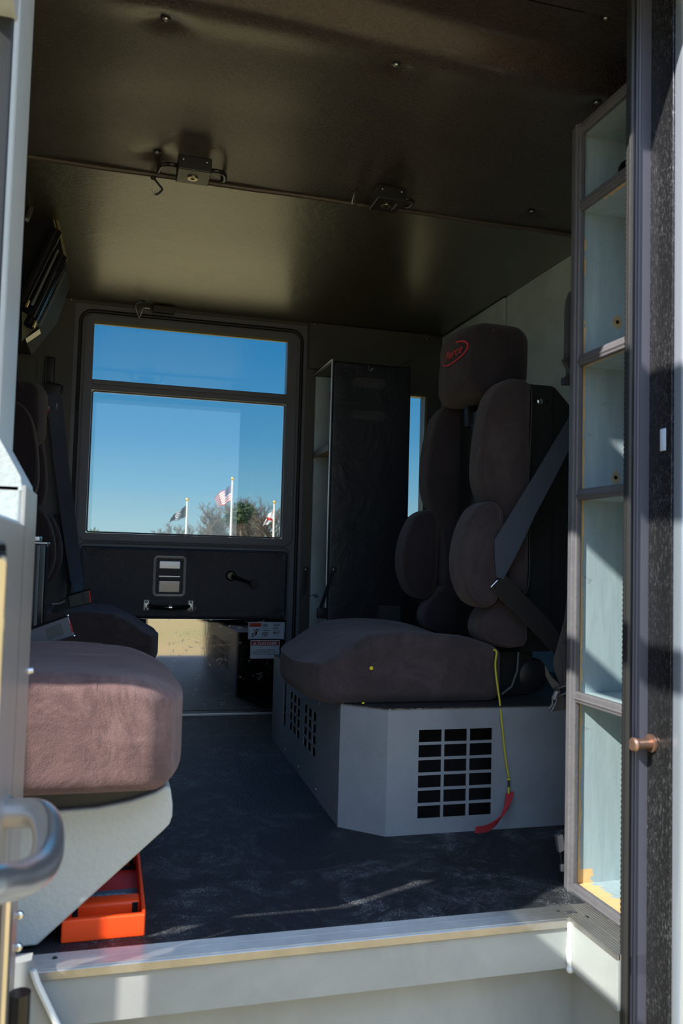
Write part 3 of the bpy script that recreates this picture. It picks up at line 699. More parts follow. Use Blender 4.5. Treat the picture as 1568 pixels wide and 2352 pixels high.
cx, cz = PT(.232, .55); mb.add([(cx+.0032*math.cos(k*.6283), y-.0002, cz+.0032*math.sin(k*.6283)) for k in range(10)], [tuple(range(10))])
mb.build('pictogram', M['ink'], t)
MB().box(.5535, .600, y-.0001, y+.0004, .3445, .3595, .0001).build('header_band', M['sticker_orange'], t)
text_mb('WARNING', .0085, (.561, y-.0004, .3485), UX, UZ, bold=.0001, width=.036).build('header_lettering', M['ink'], t, smooth=False)
mb = MB(); rnd = random.Random(4)
for cx, rows in ((.606, (5, 1, 2, 7)), (.648, (4, 3, 1, 4, 1))):
    z = .3565
    for r_ in rows:
        for k in range(r_): mb.box(cx, cx+rnd.uniform(.018, .031), y-.0001, y+.0003, z-.0012, z, .00005); z -= .0025
        z -= .0035 if len(rows) > 4 else .0045
mb.build('fine_print', M['ink'], t)
t, y = sticker('danger_label', 'white and red danger label about seated and belted occupants, lower of the two', .560, .677, .219, .292)
mb = MB(); frame_(mb, .563, .674, .222, .289, .0005); mb.build('border', M['ink'], t)
MB().box(.5635, .6735, y-.0001, y+.0004, .2705, .2885, .0001).build('header_band', M['sticker_red'], t)
mb = text_mb('DANGER', .017, (.588, y-.0005, .2733), UX, UZ, bold=.0004, width=.078)
mb.add([(.5685, y-.0005, .2733), (.5845, y-.0005, .2733), (.5765, y-.0005, .2868)], [(0, 1, 2)]); mb.build('header_lettering', M['sticker'], t, smooth=False)
mb = MB(); mb.box(.5758, .5772, y-.0009, y-.0005, .2775, .2835, .0001); mb.box(.5758, .5772, y-.0009, y-.0005, .2745, .2758, .0001); mb.build('exclamation_mark', M['sticker_red'], t)
mb = MB()
for s_, w, z in (('OCCUPANTS MUST BE', .078, .2508), ('SEATED AND BELTED WHEN', .100, .2425), ('APPARATUS IS IN MOTION', .092, .2342)):
    text_mb(s_, .0065, (.6185-w/2, y-.0004, z), UX, UZ, mb, bold=.00012, width=w)
mb.build('lettering', M['ink'], t, smooth=False)

# small quarter window at the rear corner
w1 = thing('window_1', 'narrow side window between the far cabinet and the rear wall', 'window', (1.24, FY, .80)); w1['kind'] = 'structure'
MB().box(1.196, 1.284, FY+.03, FY+.034, .801, 1.329, .0004).build('window_pane', M['glass'], w1)
mb = MB(); mb.tube(rrect(1.198, 1.282, .803, 1.327, .01, FY+.004), .006, 6, closed=True); mb.build('window_frame', M['tan_trim'], w1)
# bits of the far wall left of the door
mb = MB(); p = at(82, 822, FY); mb.tube(rrect(-.62, p.x, 1.02, p.z, .008, FY-.001), .0025, 6, closed=True); S('trim_16', mb, M['paint_dark'], 'pressed rectangle in the far wall behind the rearmost left seat')
for i, (px, py, lab) in enumerate(((164, 688, 'tiny rivet in the far wall at the ceiling line, left of the door'), (70, 810, 'tiny rivet in the far wall above the pressed rectangle'), (722, 744, 'tiny rivet in the dark lining right of the far window'), (980, 778, 'tiny rivet near the slanted end of the far lining'))):
    p = at(px, py, FY-(.022 if px > 700 else .002)); tag(MB().tube([p+Vector((0, .006, 0)), p, p-Vector((0, .002, 0))], [.0035, .0035, .002], 10).build('rivet', M['steel']), lab, 'rivet', 'rivets in the far wall')

# ------------------------------------------------------------------ near (open) door
d2 = thing('door_2', 'open near door seen edge-on at the left with grey window frame and chrome handle', 'door', (-.13, 1.1, -.1)); d2['kind'] = 'structure'
DE = 1.19
mb = MB(); mb.box(-.170, -.0965, 1.03, DE, -.10, .700, .006, k=3); mb.box(-.170, -.0965, .2, 1.03, -.10, .655, .006, k=3); mb.build('door_body', M['paint_bracket'], d2)
mb = MB(); mb.prism([(-.172, .69), (-.098, .69), (-.1005, .706), (-.127, .752), (-.172, .752)], 'y', 1.03, DE); mb.prism([(-.172, .64), (-.098, .64), (-.1005, .650), (-.127, .658), (-.172, .658)], 'y', .2, 1.032); mb.build('belt_ledge', M['paint_bracket'], d2)
mb = MB(); mb.box(-.0985, -.0935, .22, 1.035, .0, .65, .001); mb.box(-.0985, -.0935, 1.03, DE-.004, .0, .696, .001); mb.build('inner_panel', M['brushed'], d2)
mb = MB()
mb.box(-.175, -.1265, 1.035, DE, .65, 1.74, .010, k=4); mb.box(-.175, -.1265, .2, .28, .65, 1.74, .01, k=3)
mb.box(-.173, -.1285, .27, 1.04, 1.515, 1.74, .008, k=3); mb.box(-.173, -.1285, .27, 1.04, 1.248, 1.287, .004); mb.build('window_frame', M['paint_bracket'], d2)
mb = MB()
mb.box(-.155, -.151, .28, 1.036, .655, 1.52, .0004); mb.build('window_pane', M['glass'], d2)
mb = MB(); mb.box(-.160, -.132, 1.030, 1.036, .70, 1.515, .003); mb.build('glass_channel', M['rubber'], d2)
hp = [at(10, 1868, .97), at(78, 1868, .95), at(104, 1885, .925), at(112, 1925, .89), at(106, 1968, .85), at(84, 2000, .81), at(40, 2022, .76), at(-20, 2035, .70)]
hp = [Vector((-.094, .985, hp[0].z))] + hp + [Vector((-.094, .66, hp[-1].z))]
def smooth_path(ps, n=5):
    out = []; L = len(ps)
    for i in range(L-1):
        p0, p1, p2, p3 = ps[max(i-1, 0)], ps[i], ps[i+1], ps[min(i+2, L-1)]
        for k in range(n):
            t_ = k/n; out.append(.5*((2*p1)+(-p0+p2)*t_+(2*p0-5*p1+4*p2-p3)*t_*t_+(-p0+3*p1-3*p2+p3)*t_**3))
    return out+[ps[-1]]
mb = MB(); mb.tube(smooth_path(hp), .0152, 18); mb.build('grab_handle', plain('grab_chrome', (.90, .86, .82), .25, .9, var=.04), d2)
mb = MB(); mb.tube([(-.0885, y_, z_) for (x_, y_, z_) in []] or [Vector((-.086, y_, z_)) for y_, z_ in ((.72, .475), (.72, .61), (.71, .622), (.59, .622), (.58, .61), (.58, .475), (.59, .462), (.71, .462))], .009, 10, closed=True); mb.build('latch_bezel', M['chrome'], d2)
mb = MB(); mb.box(-.094, -.082, .595, .705, .475, .53, .004, k=2); mb.box(-.094, -.086, .595, .705, .58, .608, .003); mb.build('latch_paddle', M['chrome_soft'], d2)
mb = MB(); mb.tube([(-.084, .93, -.1), (-.084, .93, .30)], .0065, 10); mb.build('striker_rod', M['chrome'], d2)
mb = MB(); mb.box(-.122, -.108, 1.17, 1.245, -.05, .22, .002); mb.box(-.122, -.108, 1.17, 1.270, .20, .36, .002); mb.build('edge_sun_blocker', M['chrome_soft'], d2)  # hidden plates behind the door edge, shaped to cut sun off floor and riser
mb = MB(); mb.tube([(-.074, 1.02, -.35), (-.074, 1.02, .13)], .012, 14); mb.build('check_tube', M['gloss_black'], d2)
for z in (.115, .155, .20): MB().dome((-.09, 1.169, z), (0, -1, 0), .006, .004, 12).build('edge_bolt', M['chrome'], d2)
p = at(68, 1235, 1.188); MB().dome(Vector((p.x, 1.189, p.z)), (1, -.3, 0), .006, .005, 10).build('edge_catch', M['gold'], d2)
p = at(62, 1543, 1.18); MB().tube([p-Vector((.01, 0, 0)), p+Vector((.008, 0, .002))], [.008, .004], 10).build('edge_pin', M['chrome_soft'], d2)

# ------------------------------------------------------------------ seats
def spl(ps, n=6, closed=True):
    ps = [Vector((p[0], p[1], 0)) for p in ps]; out = []; L = len(ps)
    for i in range(L):
        p0, p1, p2, p3 = ps[i-1], ps[i], ps[(i+1) % L], ps[(i+2) % L]
        for k in range(n):
            t_ = k/n; q = .5*((2*p1)+(-p0+p2)*t_+(2*p0-5*p1+4*p2-p3)*t_*t_+(-p0+3*p1-3*p2+p3)*t_**3); out.append((q.x, q.y))
    return out
def pad(mb, pts, y0, y1, r, n=5):
    """upholstered pad: closed outline in x-z, puffed between y0 and y1"""
    L = len(pts); cx = sum(p[0] for p in pts)/L; cz = sum(p[1] for p in pts)/L
    area = sum(pts[i][0]*pts[(i+1) % L][1]-pts[(i+1) % L][0]*pts[i][1] for i in range(L)); sg = 1 if area > 0 else -1
    nm = []
    for i in range(L):
        a_, b_ = pts[i-1], pts[(i+1) % L]; d = Vector((b_[0]-a_[0], b_[1]-a_[1], 0)).normalized(); nm.append((d.y*sg, -d.x*sg))
    rings = []
    for k in range(n+1):
        an = R(90*k/n); rings.append((r*(1-math.sin(an)), y0 + r*(1-math.cos(an))))
    prof = rings + [(a_, y1-(b_-y0)) for a_, b_ in reversed(rings)]
    vv = []; ff = []
    for ins, y_ in prof:
        for (p, q) in zip(pts, nm): vv.append((p[0]-q[0]*ins, y_, p[1]-q[1]*ins))
    K = len(prof)
    for k in range(K-1):
        for i in range(L): ff.append((k*L+i, k*L+(i+1) % L, (k+1)*L+(i+1) % L, (k+1)*L+i))
    for k, yy, s_ in ((0, y0, -1), (K-1, y1, 1)):
        # domed face
        prev = [k*L+i for i in range(L)]
        for fr, pu in ((.7, .25), (.35, .45)):
            cur = []
            for i in range(L):
                b_ = vv[k*L+i]; cur.append(len(vv)); vv.append((cx+(b_[0]-cx)*fr, yy+s_*r*pu*.5, cz+(b_[2]-cz)*fr))
            for i in range(L): ff.append((prev[i], prev[(i+1) % L], cur[(i+1) % L], cur[i]))
            prev = cur
        c_ = len(vv); vv.append((cx, yy+s_*r*.25, cz))
        for i in range(L): ff.append((prev[i], prev[(i+1) % L], c_))
    return mb.add(vv, ff)
OX, OY, OZ = .47, 2.13, .285
def seat_tree(label, cushion_mat=None, cush_h=.16, drop=.060, dw=.16, nar=.04):
    """suspension seat in its own frame: x back from the cushion front, y centred, z up from the cushion bottom; faces -x"""
    t = thing('suspension_seat', label, 'seat', (0, 0, 0)); t['_w'] = (0, 0, 0)
    def cd(q):
        q = q.copy(); x = (q.x+.235)/.47; u = abs(q.y)/.25
        topw = max(0, (q.z+cush_h*.1)/(cush_h*.6)); topw = min(topw, 1)
        hump = -drop*math.exp(-(x/dw)**2) + .010*math.exp(-((x-.5)/.25)**2) - .025*math.exp(-((1-x)/.15)**2) - .012*(1-u*u)
        q.z += hump*topw
        q.x += -.012*(1-u*u)*(1 if x < .3 else 0) + (.03*u**4 if x < .25 else 0)
        q.y *= 1 - nar*(1-x)**2
        q.z += .004*noise.noise(Vector((q.x*9, q.y*9, 1)))*topw; q.y += .004*noise.noise(Vector((q.x*11, q.z*14, 3)))
        return q
    mb = MB(); mb.rbox((.235, 0, cush_h/2), (.47, .5, cush_h), .030, 5, 16, deform=cd); cu = mb.build('seat_cushion', cushion_mat or M['fab_pale'], t)
    # stitched seam round the cushion top
    sm = MB(); path = []
    for k in range(48):
        an = 2*math.pi*k/48; c_, s_ = math.cos(an), math.sin(an)
        ex = 2/7; q = Vector((math.copysign(abs(c_)**ex, c_)*.225, math.copysign(abs(s_)**ex, s_)*.240, cush_h/2-.0135)); path.append(cd(q)+Vector((.235, 0, cush_h/2)))
    sm.tube(path, .0016, 5, closed=True); sm.build('cushion_seam', M['seam'], cu)
    def wl(pts): return spl([(p[0]-OX, p[1]-OZ) for p in pts])
    up = wl([(.985, 1.090), (.945, 1.082), (.912, 1.04), (.893, .96), (.885, .88), (.887, .825), (.905, .775), (.932, .73), (.945, .66), (.948, .60), (.952, .55), (.985, .54), (1.018, .56), (1.02, .75), (1.02, .95), (1.018, 1.07)])
    lo = wl([(.895, .772), (.862, .752), (.836, .70), (.824, .64), (.828, .585), (.850, .535), (.885, .512), (.918, .525), (.932, .57), (.934, .66), (.932, .74), (.92, .768)])
    bt = wl([(.965, .555), (.925, .530), (.893, .49), (.886, .455), (.903, .428), (.94, .415), (.99, .412), (1.018, .425), (1.02, .48), (1.018, .53)])
    for s_ in (-1, 1):
        def yy(a_, b_): return (a_, b_) if s_ > 0 else (-b_, -a_)
        for nm_, ol, ya, yb, r_ in (('upper_bolster', up, .125, .235, .03), ('lumbar_bolster', lo, .150, .262, .028), ('hip_bolster', bt, .130, .235, .03)):
            MB_ = MB(); pad(MB_, ol, *yy(ya, yb), r_); bo = MB_.build(nm_, M['fab_pale'] if s_ < 0 else M['fab_dark'], t)  # bolsters on one side paler than those on the other
            L_ = len(ol); ins = r_*.30; sp2 = []
            for i in range(L_):
                a_, b_ = ol[i-1], ol[(i+1) % L_]; dv = Vector((b_[0]-a_[0], b_[1]-a_[1])).normalized(); sp2.append((ol[i][0]+dv.y*0, ol[i][1]))
            cx_ = sum(p[0] for p in ol)/L_; cz_ = sum(p[1] for p in ol)/L_
            sp2 = []
            for p in ol:
                v_ = Vector((cx_-p[0], cz_-p[1])); v_.normalize(); sp2.append((p[0]+v_.x*ins, s_*(yb-r_*.27), p[1]+v_.y*ins))
            sm_ = MB(); sm_.tube(sp2, .0013, 5, closed=True); sm_.build('bolster_seam', M['seam'], bo)
    mb = MB(); mb.box(.505, .555, -.13, .13, .13, .765, .008); mb.build('back_panel', M['dark_metal'], t)
    for z in (.72, .655, .545, .30): MB().dome((.505, .03, z), (-1, 0, 0), .012, .005, 14).build('panel_bolt', M['black_plastic'], t)
    mb = MB(); mb.prism([(.545, .115), (.628, .115), (.628, .80), (.545, .80)], 'y', -.19, .19); mb.prism([(.628, .115), (.685, .115), (.685, .755), (.640, .80), (.628, .80)], 'y', -.178, .178)
    fr = mb.build('rear_frame', M['dark_metal'], t)
    for s_ in (-1, 1): MB().cyl((.575, s_*.191, .757), (.575, s_*.1895, .757), .006, 14).build('adjustment_hole', M['ink'], fr)
    MB().dome((.590, -.190, .757), (0, -1, 0), .0085, .005, 16).build('frame_bolt', M['chrome'], fr); MB().cyl((.610, -.191, .757), (.610, -.1895, .757), .006, 14).build('adjustment_hole', M['ink'], fr)
    mb = MB(); mb.box(.14, .60, -.16, .16, -.0, .115, .01); mb.build('suspension_base', M['dark_metal'], t)
    mb = MB(); mb.tube([(.49, -.20, .01), (.515, -.205, .03), (.53, -.205, .07), (.535, -.20, .115)], .005, 8); mb.build('linkage_arm', M['dark_metal'], t)
    mb = MB(); mb.dome((.60, -.15, .05), (0, -1, 0), .045, .02, 18); mb.build('recline_knob', M['black_plastic'], t)
    # headrest
    def hd(q):
        q = q.copy(); u = q.y/.14
        if q.x < 0: q.x += .030*u*u + .018*math.exp(-((q.z+.02)/.03)**2)*0
        q.z += -.012*u*u*(1 if q.z > 0 else 0) + (.018 if q.x > 0 and q.z < 0 else 0)*(q.x/.085)
        q.x += .012*math.exp(-((q.z-.02)/.02)**2)*0; q.y *= 1-.10*max(0, q.x/.085)
        q.x += .004*noise.noise(Vector((q.y*16, q.z*16, 2)))
        return q
    hx, hz = .975-OX, 1.165-OZ
    mb = MB(); mb.rbox((hx, 0, hz), (.185, .30, .20), .042, 6, 8, deform=hd); hr = mb.build('headrest', M['fab_dark'], t)
    for s_ in (-1, 1):
        mb = MB(); pth = [Vector((hx-.020+.0*k, s_*.1405, hz+.07-.028*k)) for k in range(6)]
        pth = [Vector((p.x+.012*math.sin(i*.6)-.008, s_*(.1485 if 0 < i < 5 else .144), p.z)) for i, p in enumerate(pth)]; mb.tube(pth, .0011, 5); mb.build('headrest_seam', M['fab_lit'], hr)
    for s_ in (-.06, .06): MB().box(hx-.012, hx+.012, s_-.013, s_+.013, .72, hz-.06, .004).build('headrest_post', M['black_plastic'], t)
    # embroidered red badge: open ellipse and script word
    mb = MB(); cy, cz2, aw, ah = -.034, hz+.022, .072, .028
    def fx(y_): return hx-.0925+.030*(y_/.14)**2-.0042
    vv = []; n = 56
    for k in range(n+1):
        an = R(118) + R(318)*k/n; w = .0012+.0068*math.sin(math.pi*((k/n) % 1))**2*.55 + .004*(k/n)**3
        for rr in (0, 1):
            u, v = math.cos(an)*(aw-rr*w*1.3), math.sin(an)*(ah-rr*w*.9); v += u*.10; y_ = cy-u; vv.append((fx(y_), y_, cz2+v))
    mb.add(vv, [(2*k, 2*k+1, 2*k+3, 2*k+2) for k in range(n)])
    tm = text_mb('Pierce', .036, (0, 0, 0), (1, 0, 0), (0, 0, 1), shear=.45, bold=.0004, width=.094)
    mb.add([(fx(cy-(p.x-.047))-.0008, cy-(p.x-.047), cz2-.010+p.z*.9+(p.x-.047)*.10) for p in tm.v], [tuple(f) for f in tm.f])
    mb.build('embroidered_badge', M['logo'], hr, smooth=False)
    return t
seatR = seat_tree('dark fabric seat on the grey vented box at the right, red badge on its headrest')
seatR.location = (OX, OY, OZ); 
seatF = copy_tree(seatR); seatF.location = (.200, 2.93, .275); seatF.rotation_euler = (0, 0, math.pi); tag(seatF, 'dark fabric seat in the far left corner beside the far door')
for ch in children(seatF):
    n_ = ch.name.split('.')[0]
    if n_ == 'seat_cushion': ch.location = Vector(ch.location)+Vector((.038, 0, 0))
    if n_ == 'headrest': ch.location = Vector(ch.location)+Vector((0, 0, -.085))
seatN = seat_tree('reddish-brown sunlit seat in the left foreground on a grey bracket', M['fab_lit'], .178, .022, .10, 0)
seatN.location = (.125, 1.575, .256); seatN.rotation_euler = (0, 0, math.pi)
for o_ in (seatR, seatF, seatN): o_['group'] = 'suspension seats in the cab'
# yellow paint spot and lint on the right seat
p = at(853, 1535, 1.875); mb = MB(); mb.dome((p.x, 1.8765, p.z), (0, -1, 0), .0048, .002, 9)
tag(mb.build('paint_spot', M['yellow_paint']), 'round yellow paint spot on the near side of the right seat cushion', 'stain')
mb = MB(); mb.rbox((at(832, 1618, 1.878).x, 1.8735, at(832, 1618, 1.878).z+.004), (.006, .003, .004), .0014, 2)
tag(mb.build('paint_spot', M['yellow_paint']), 'tiny yellow fleck on the bottom edge of the right seat cushion', 'stain')

# grey vented box under the right seat
t = thing('seat_box', 'large grey vented metal box carrying the right seat', 'box', (.95, 2.36, 0)); BH = .283
mb = MB(); cols = [(.7035, .7595), (.7665, .8225), (.8300, .8865)]; rows = [(.0355+.0343*k, .0635+.0343*k) for k in range(6)]
mb.holed(lambda u, v, d: (u, 1.828+d, v), .628, RX-.002, 0, BH, [(a_, b_, c2, d_) for a_, b_ in cols for c2, d_ in rows], .003)
mb.add([(.54, 1.915, 0), (.628, 1.828, 0), (.628, 1.828, BH), (.54, 1.915, BH)], [(0, 1, 2, 3)])
Ld = Vector((.572-.54, 2.9-1.915, 0)); LL = Ld.length; Ld.normalize(); Ln = Vector((Ld.y, -Ld.x, 0))
def lp(u, v, d): q = Vector((.54, 1.915, 0)) + Ld*u + Ln*d; return (q.x, q.y, v)
def lu(y_): return (y_-1.915)*LL/.985
holes = [(lu(2.635), lu(2.685), .085, .225)]
for y0_, y1_ in ((2.40, 2.58), (2.175, 2.355)):
    w = (y1_-y0_)/3
    for a_ in range(3):
        for b_ in range(4): holes.append((lu(y0_+a_*w+.008), lu(y0_+(a_+1)*w-.008), .095+b_*.031, .095+b_*.031+.024))
mb.holed(lp, 0, LL, 0, BH, holes, .003)
mb.build('vented_shell', M['paint_box'], t)
tt = NT('tread_plate'); v_ = tt.coord('World', (1, 1, 1)); ch_ = tt.node('ShaderNodeTexVoronoi'); ch_.inputs['Scale'].default_value = 55; tt.l.new(tt.coord('World', (1, 2.4, 1)), ch_.inputs['Vector'])
M['plate'] = tt.set((.13, .14, .145), .35, .8, tt.bump(ch_.outputs['Distance'], .9, .004))
mb = MB(); mb.prism([(.538, 1.913), (.627, 1.825), (RX-.002, 1.825), (RX-.002, 2.9), (.570, 2.9)], 'z', BH, BH+.0022); mb.build('top_plate', M['plate'], t)
mb = MB(); mb.prism([(.60, 1.98), (.66, 1.93), (1.32, 1.93), (1.32, 2.85), (.62, 2.85)], 'z', .002, .275); mb.build('inner_dark_box', M['ink'], t)  # black box added inside so the vent holes read dark
text_mb('RGE 10', .008, (.722, 1.9285, .229), UX, UZ).build('faint_lettering', M['grey_ink'], t, smooth=False)
for y_, z_ in ((2.63, .245), (2.38, .245), (2.14, .245), (2.62, .02), (2.40, .02), (2.16, .02)):
    q = Vector(lp(lu(y_), z_, -.0005)); MB().dome(q, -Ln, .005, .003, 10).build('shell_screw', M['steel'], t)
# pedestal / bracket of the near-left seat
t = thing('seat_bracket', 'pale grey textured metal bracket under the left foreground seat', 'bracket', (-.1, 1.6, 0))
mb = MB(); pts = [(-.40, .222), (-.06, .222), (.0, .224), (.05, .232), (.088, .243), (.104, .253), (.112, .250), (.1165, .222), (.1165, .204), (.1125, .192), (.104, .183), (-.079, .022), (-.40, -.001)]
kb = 1.418/1.383; pts = [(x*kb, .62+(z-.62)*kb) for x, z in pts]; pts[-1] = (pts[-1][0], .002)
mb.prism(pts, 'y', 1.418, 1.80); o_ = mb.build('bracket_plate', M['paint_bracket'], t)
bv = o_.modifiers.new('bevel', 'BEVEL'); bv.width = .004; bv.segments = 3; bv.limit_method = 'ANGLE'
mb = MB(); mb.box(-.40, .085, 1.43, 1.78, .20, .2555, .006); mb.build('dark_mount', M['dark_metal'], t)
# far-left seat pedestal
t = thing('seat_pedestal', 'dark box pedestal with bright corner under the far left seat', 'pedestal', (-.1, 2.93, 0))
mb = MB(); mb.box(-.45, .130, 2.72, 3.16, 0, .235, .006); mb.build('pedestal_box', M['dark_metal'], t)
mb = MB(); mb.box(-.45, .105, 2.70, 3.14, .235, .272, .006); mb.build('slide_rail', M['dark_metal'], t)
mb = MB(); mb.box(.131, .143, 2.705, 2.722, .0, .272, .003); mb.build('corner_angle', M['chrome_soft'], t)

# ------------------------------------------------------------------ cabinets
def knot(px, py, lab, Y):
    p = at(px, py, Y); rnd = random.Random(int(px)); t = thing('bolt_hole', lab, 'bolt hole', (p.x, Y, p.z), 'worn bolt holes in the cabinet side')
    MB().add([(p.x+math.cos(k*.524)*.0115*rnd.uniform(.75, 1.1), Y-.0007, p.z+math.sin(k*.524)*.014*rnd.uniform(.75, 1.1)) for k in range(12)], [tuple(range(12))]).build('bare_wood_ring', M['wood'], t)
    MB().cyl((p.x, Y-.0012, p.z), (p.x, Y, p.z), .004, 12).build('hole', M['ink'], t)
t = thing('shelf_cabinet', 'tall open shelf cabinet of worn grey-blue wood beside the right jamb', 'cabinet', (1.1, 1.34, 0))
CX0, CX1, CY0, CY1 = .885, 1.335, 1.215, 1.458
mb = MB(); mb.box(CX0, CX1, CY1, CY1+.016, .003, 1.497, .001); mb.build('far_side_panel', M['cab_in'], t)
mb = MB(); mb.box(CX0, CX1, CY0-.012, CY0, .003, 1.497, .001); mb.build('near_side_panel', M['cab_in'], t)
mb = MB(); mb.box(CX1, CX1+.012, CY0-.012, CY1+.016, .003, 1.497, .001); mb.build('back_board', M['cab_in'], t)
for z in (.006, .367, .757, 1.022, 1.335, 1.493):
    mb = MB(); mb.box(CX0, CX1, CY0, CY1, z-.008, z+.008, .0008); sh = mb.build('shelf', M['cab_in'], t)
    mb = MB(); mb.rbox((CX0-.003, (CY0+CY1)/2, z+.001), (.012, CY1-CY0+.01, .0225), .004, 2); mb.tube([(CX0-.0085, CY0, z-.001), (CX0-.0085, CY1, z-.001)], .003, 6); mb.build('edge_trim', M['edge'], sh)
mb = MB(); mb.rbox((CX0-.004, CY1+.008, .752), (.014, .032, 1.508), .004, 2); mb.tube([(CX0-.010, CY1+.004, .0), (CX0-.010, CY1+.004, 1.505)], .0045, 8); mb.build('upright_trim', M['edge'], t)
mb = MB(); mb.box(CX0-.004, CX1, CY1+.016, CY1+.021, .0, 1.505, .001); mb.build('outer_lining', M['paint_wall'], t)
knot(1417, 740, 'worn bolt hole in the third bay of the right cabinet, upper one', CY1); knot(1413, 1097, 'worn bolt hole in the fourth bay of the right cabinet, lower one', CY1)
q = at(1443, 400, CY1-.002); mb = MB(); mb.tube([(q.x+math.cos(k*.3927)*.021, q.y, q.z+math.sin(k*.3927)*.026) for k in range(16)], .004, 8, closed=True); mb.add([(q.x+math.cos(k*.3927)*.020, q.y+.001, q.z+math.sin(k*.3927)*.025) for k in range(16)], [tuple(range(16))])
tag(mb.build('cable_grommet', M['black_plastic']), 'black cable grommet in the top bay of the right cabinet', 'grommet')

FCX0, FCX1, FCY0, FCZ = .790, 1.105, 3.045, 1.377
t = thing('far_cabinet', 'dark padded cabinet in the far corner with open shelves on its left side', 'cabinet', (.95, 3.19, 0))
mb = MB(); mb.rbox(((FCX0+FCX1)/2, FCY0, FCZ/2), (FCX1-FCX0, .03, FCZ-.01), .012, 3, 6); fp = mb.build('padded_front', M['vinyl_cabinet'], t)
for (x0_, y0_, x1_, y1_) in ((808, 866, 885, 895), (806, 938, 883, 972)):
    a_ = at(x0_, y1_, FCY0-.015); b_ = at(x1_, y0_, FCY0-.015); cx, cz = (a_.x+b_.x)/2, (a_.z+b_.z)/2; w, h = b_.x-a_.x, .040
    m_ = MB(); L_ = [(cx+s_*(w/2-h/2)+math.cos(R(an))*h/2, FCY0-.0165, cz+math.sin(R(an))*h/2) for s_, rng in ((1, range(-90, 91, 15)), (-1, range(90, 271, 15))) for an in rng]
    m_.tube(L_, .0028, 6, closed=True); m_.add(L_, [tuple(range(len(L_)))]); m_.build('recessed_grip', M['vinyl_pad'], fp)
mb = MB(); mb.box(FCX0+.003, FCX1, FY-.022, FY-.004, .003, FCZ, .001); mb.build('rear_panel', M['paint_wall'], t)
mb = MB(); mb.box(FCX1-.012, FCX1, FCY0, FY-.004, .003, FCZ, .001); mb.build('side_panel', M['paint_dark'], t)
mb = MB(); mb.box(FCX0, FCX1, FCY0, FY-.004, FCZ-.012, FCZ, .001); mb.build('top_panel', M['paint_dark'], t)
mb = MB(); mb.box(FCX0+.002, FCX1-.014, FCY0+.016, FY-.022, 1.035, 1.05, .001); sh = mb.build('shelf', M['wood'], t); MB().box(FCX0-.003, FCX0+.004, FCY0+.016, FY-.02, 1.03, 1.055, .002).build('edge_trim', M['edge'], sh)
mb = MB(); mb.tube([(FCX0-.002, FY-.012, FCZ-.003), (FCX0-.002, FCY0-.01, FCZ-.003), (FCX0-.003, FCY0-.012, 1.0), (FCX0-.003, FCY0-.012, .7), (FCX0-.002, FCY0-.011, .4), (FCX0, FCY0-.011, .05)], .0035, 8); mb.build('edge_bead', M['chrome_soft'], t)
def small_hook(name, label, pts, Y0, ball=None, group=None):
    P_ = [at(px, py, Y_) for px, py, Y_ in pts]; t = thing(name, label, 'hook', P_[0], group)
    MB().tube(smooth_path(P_, 4), .0028, 8).build('hook_wire', M['steel'], t)
    MB().dome(P_[0], (0, -.3, -1), .007, .006, 12).build('hook_base', M['black_plastic'], t); return t
small_hook('coat_hook', 'small brass-coloured hook at the top of the far padded cabinet', [(846, 838, FCY0-.02), (850, 852, FCY0-.035), (856, 846, FCY0-.045)], 0)
small_hook('coat_hook', 'steel wire hook hanging from the ceiling welt left of the first lamp', [(352, 408, 2.148), (368, 428, 2.12), (372, 436, 2.11), (358, 447, 2.10), (350, 434, 2.09)], 0)
small_hook('coat_hook', 'two-pronged steel hook left of the right ceiling lamp', [(818, 428, 2.075), (817, 436, 2.07), (813, 455, 2.06), (808, 466, 2.055), (816, 440, 2.05), (815, 460, 2.04), (817, 470, 2.035)], 0)
small_hook('coat_hook', 'bent steel hook over the far window at its upper left', [(328, 692, 3.26), (312, 700, 3.25), (318, 724, 3.24), (322, 726, 3.23), (330, 708, 3.23), (343, 708, 3.24)], 0)
a_ = at(352, 702, 3.30); b_ = at(400, 722, 3.30); tag(MB().box(a_.x, b_.x, 3.285, 3.31, b_.z, a_.z, .002).build('latch_plate', M['dark_metal']), 'dark metal latch plate above the far window', 'bracket')

# ------------------------------------------------------------------ ceiling fasteners and lamps
labs = ['ceiling fastener at the upper left of the near panel', 'ceiling fastener in the middle of the near panel', 'ceiling fastener beyond the light fold at the top centre', 'dim ceiling fastener at the upper right near the jamb', 'ceiling fastener just above the shelf cabinet corner', 'ceiling fastener above the left wire hook', 'ceiling fastener at the right, near the welt']
first = None
for d, lab in zip(dents, labs):
    z = ceil_z(d[0], d[1], True)
    if first is None:
        t = thing('ceiling_fastener', lab, 'fastener', (d[0], d[1], z), 'ceiling panel fasteners')
        MB().tube([(d[0], d[1], z+.004), (d[0], d[1], z-.004), (d[0], d[1], z-.006)], [.0105, .0095, .006], 16).build('cap', M['black_plastic'], t)
        MB().dome((d[0], d[1], z-.005), (0, 0, -1), .0055, .004, 12).build('screw', M['steel'], t); first = t
    else: t = copy_tree(first); t.location = (d[0], d[1], z); t['label'] = lab
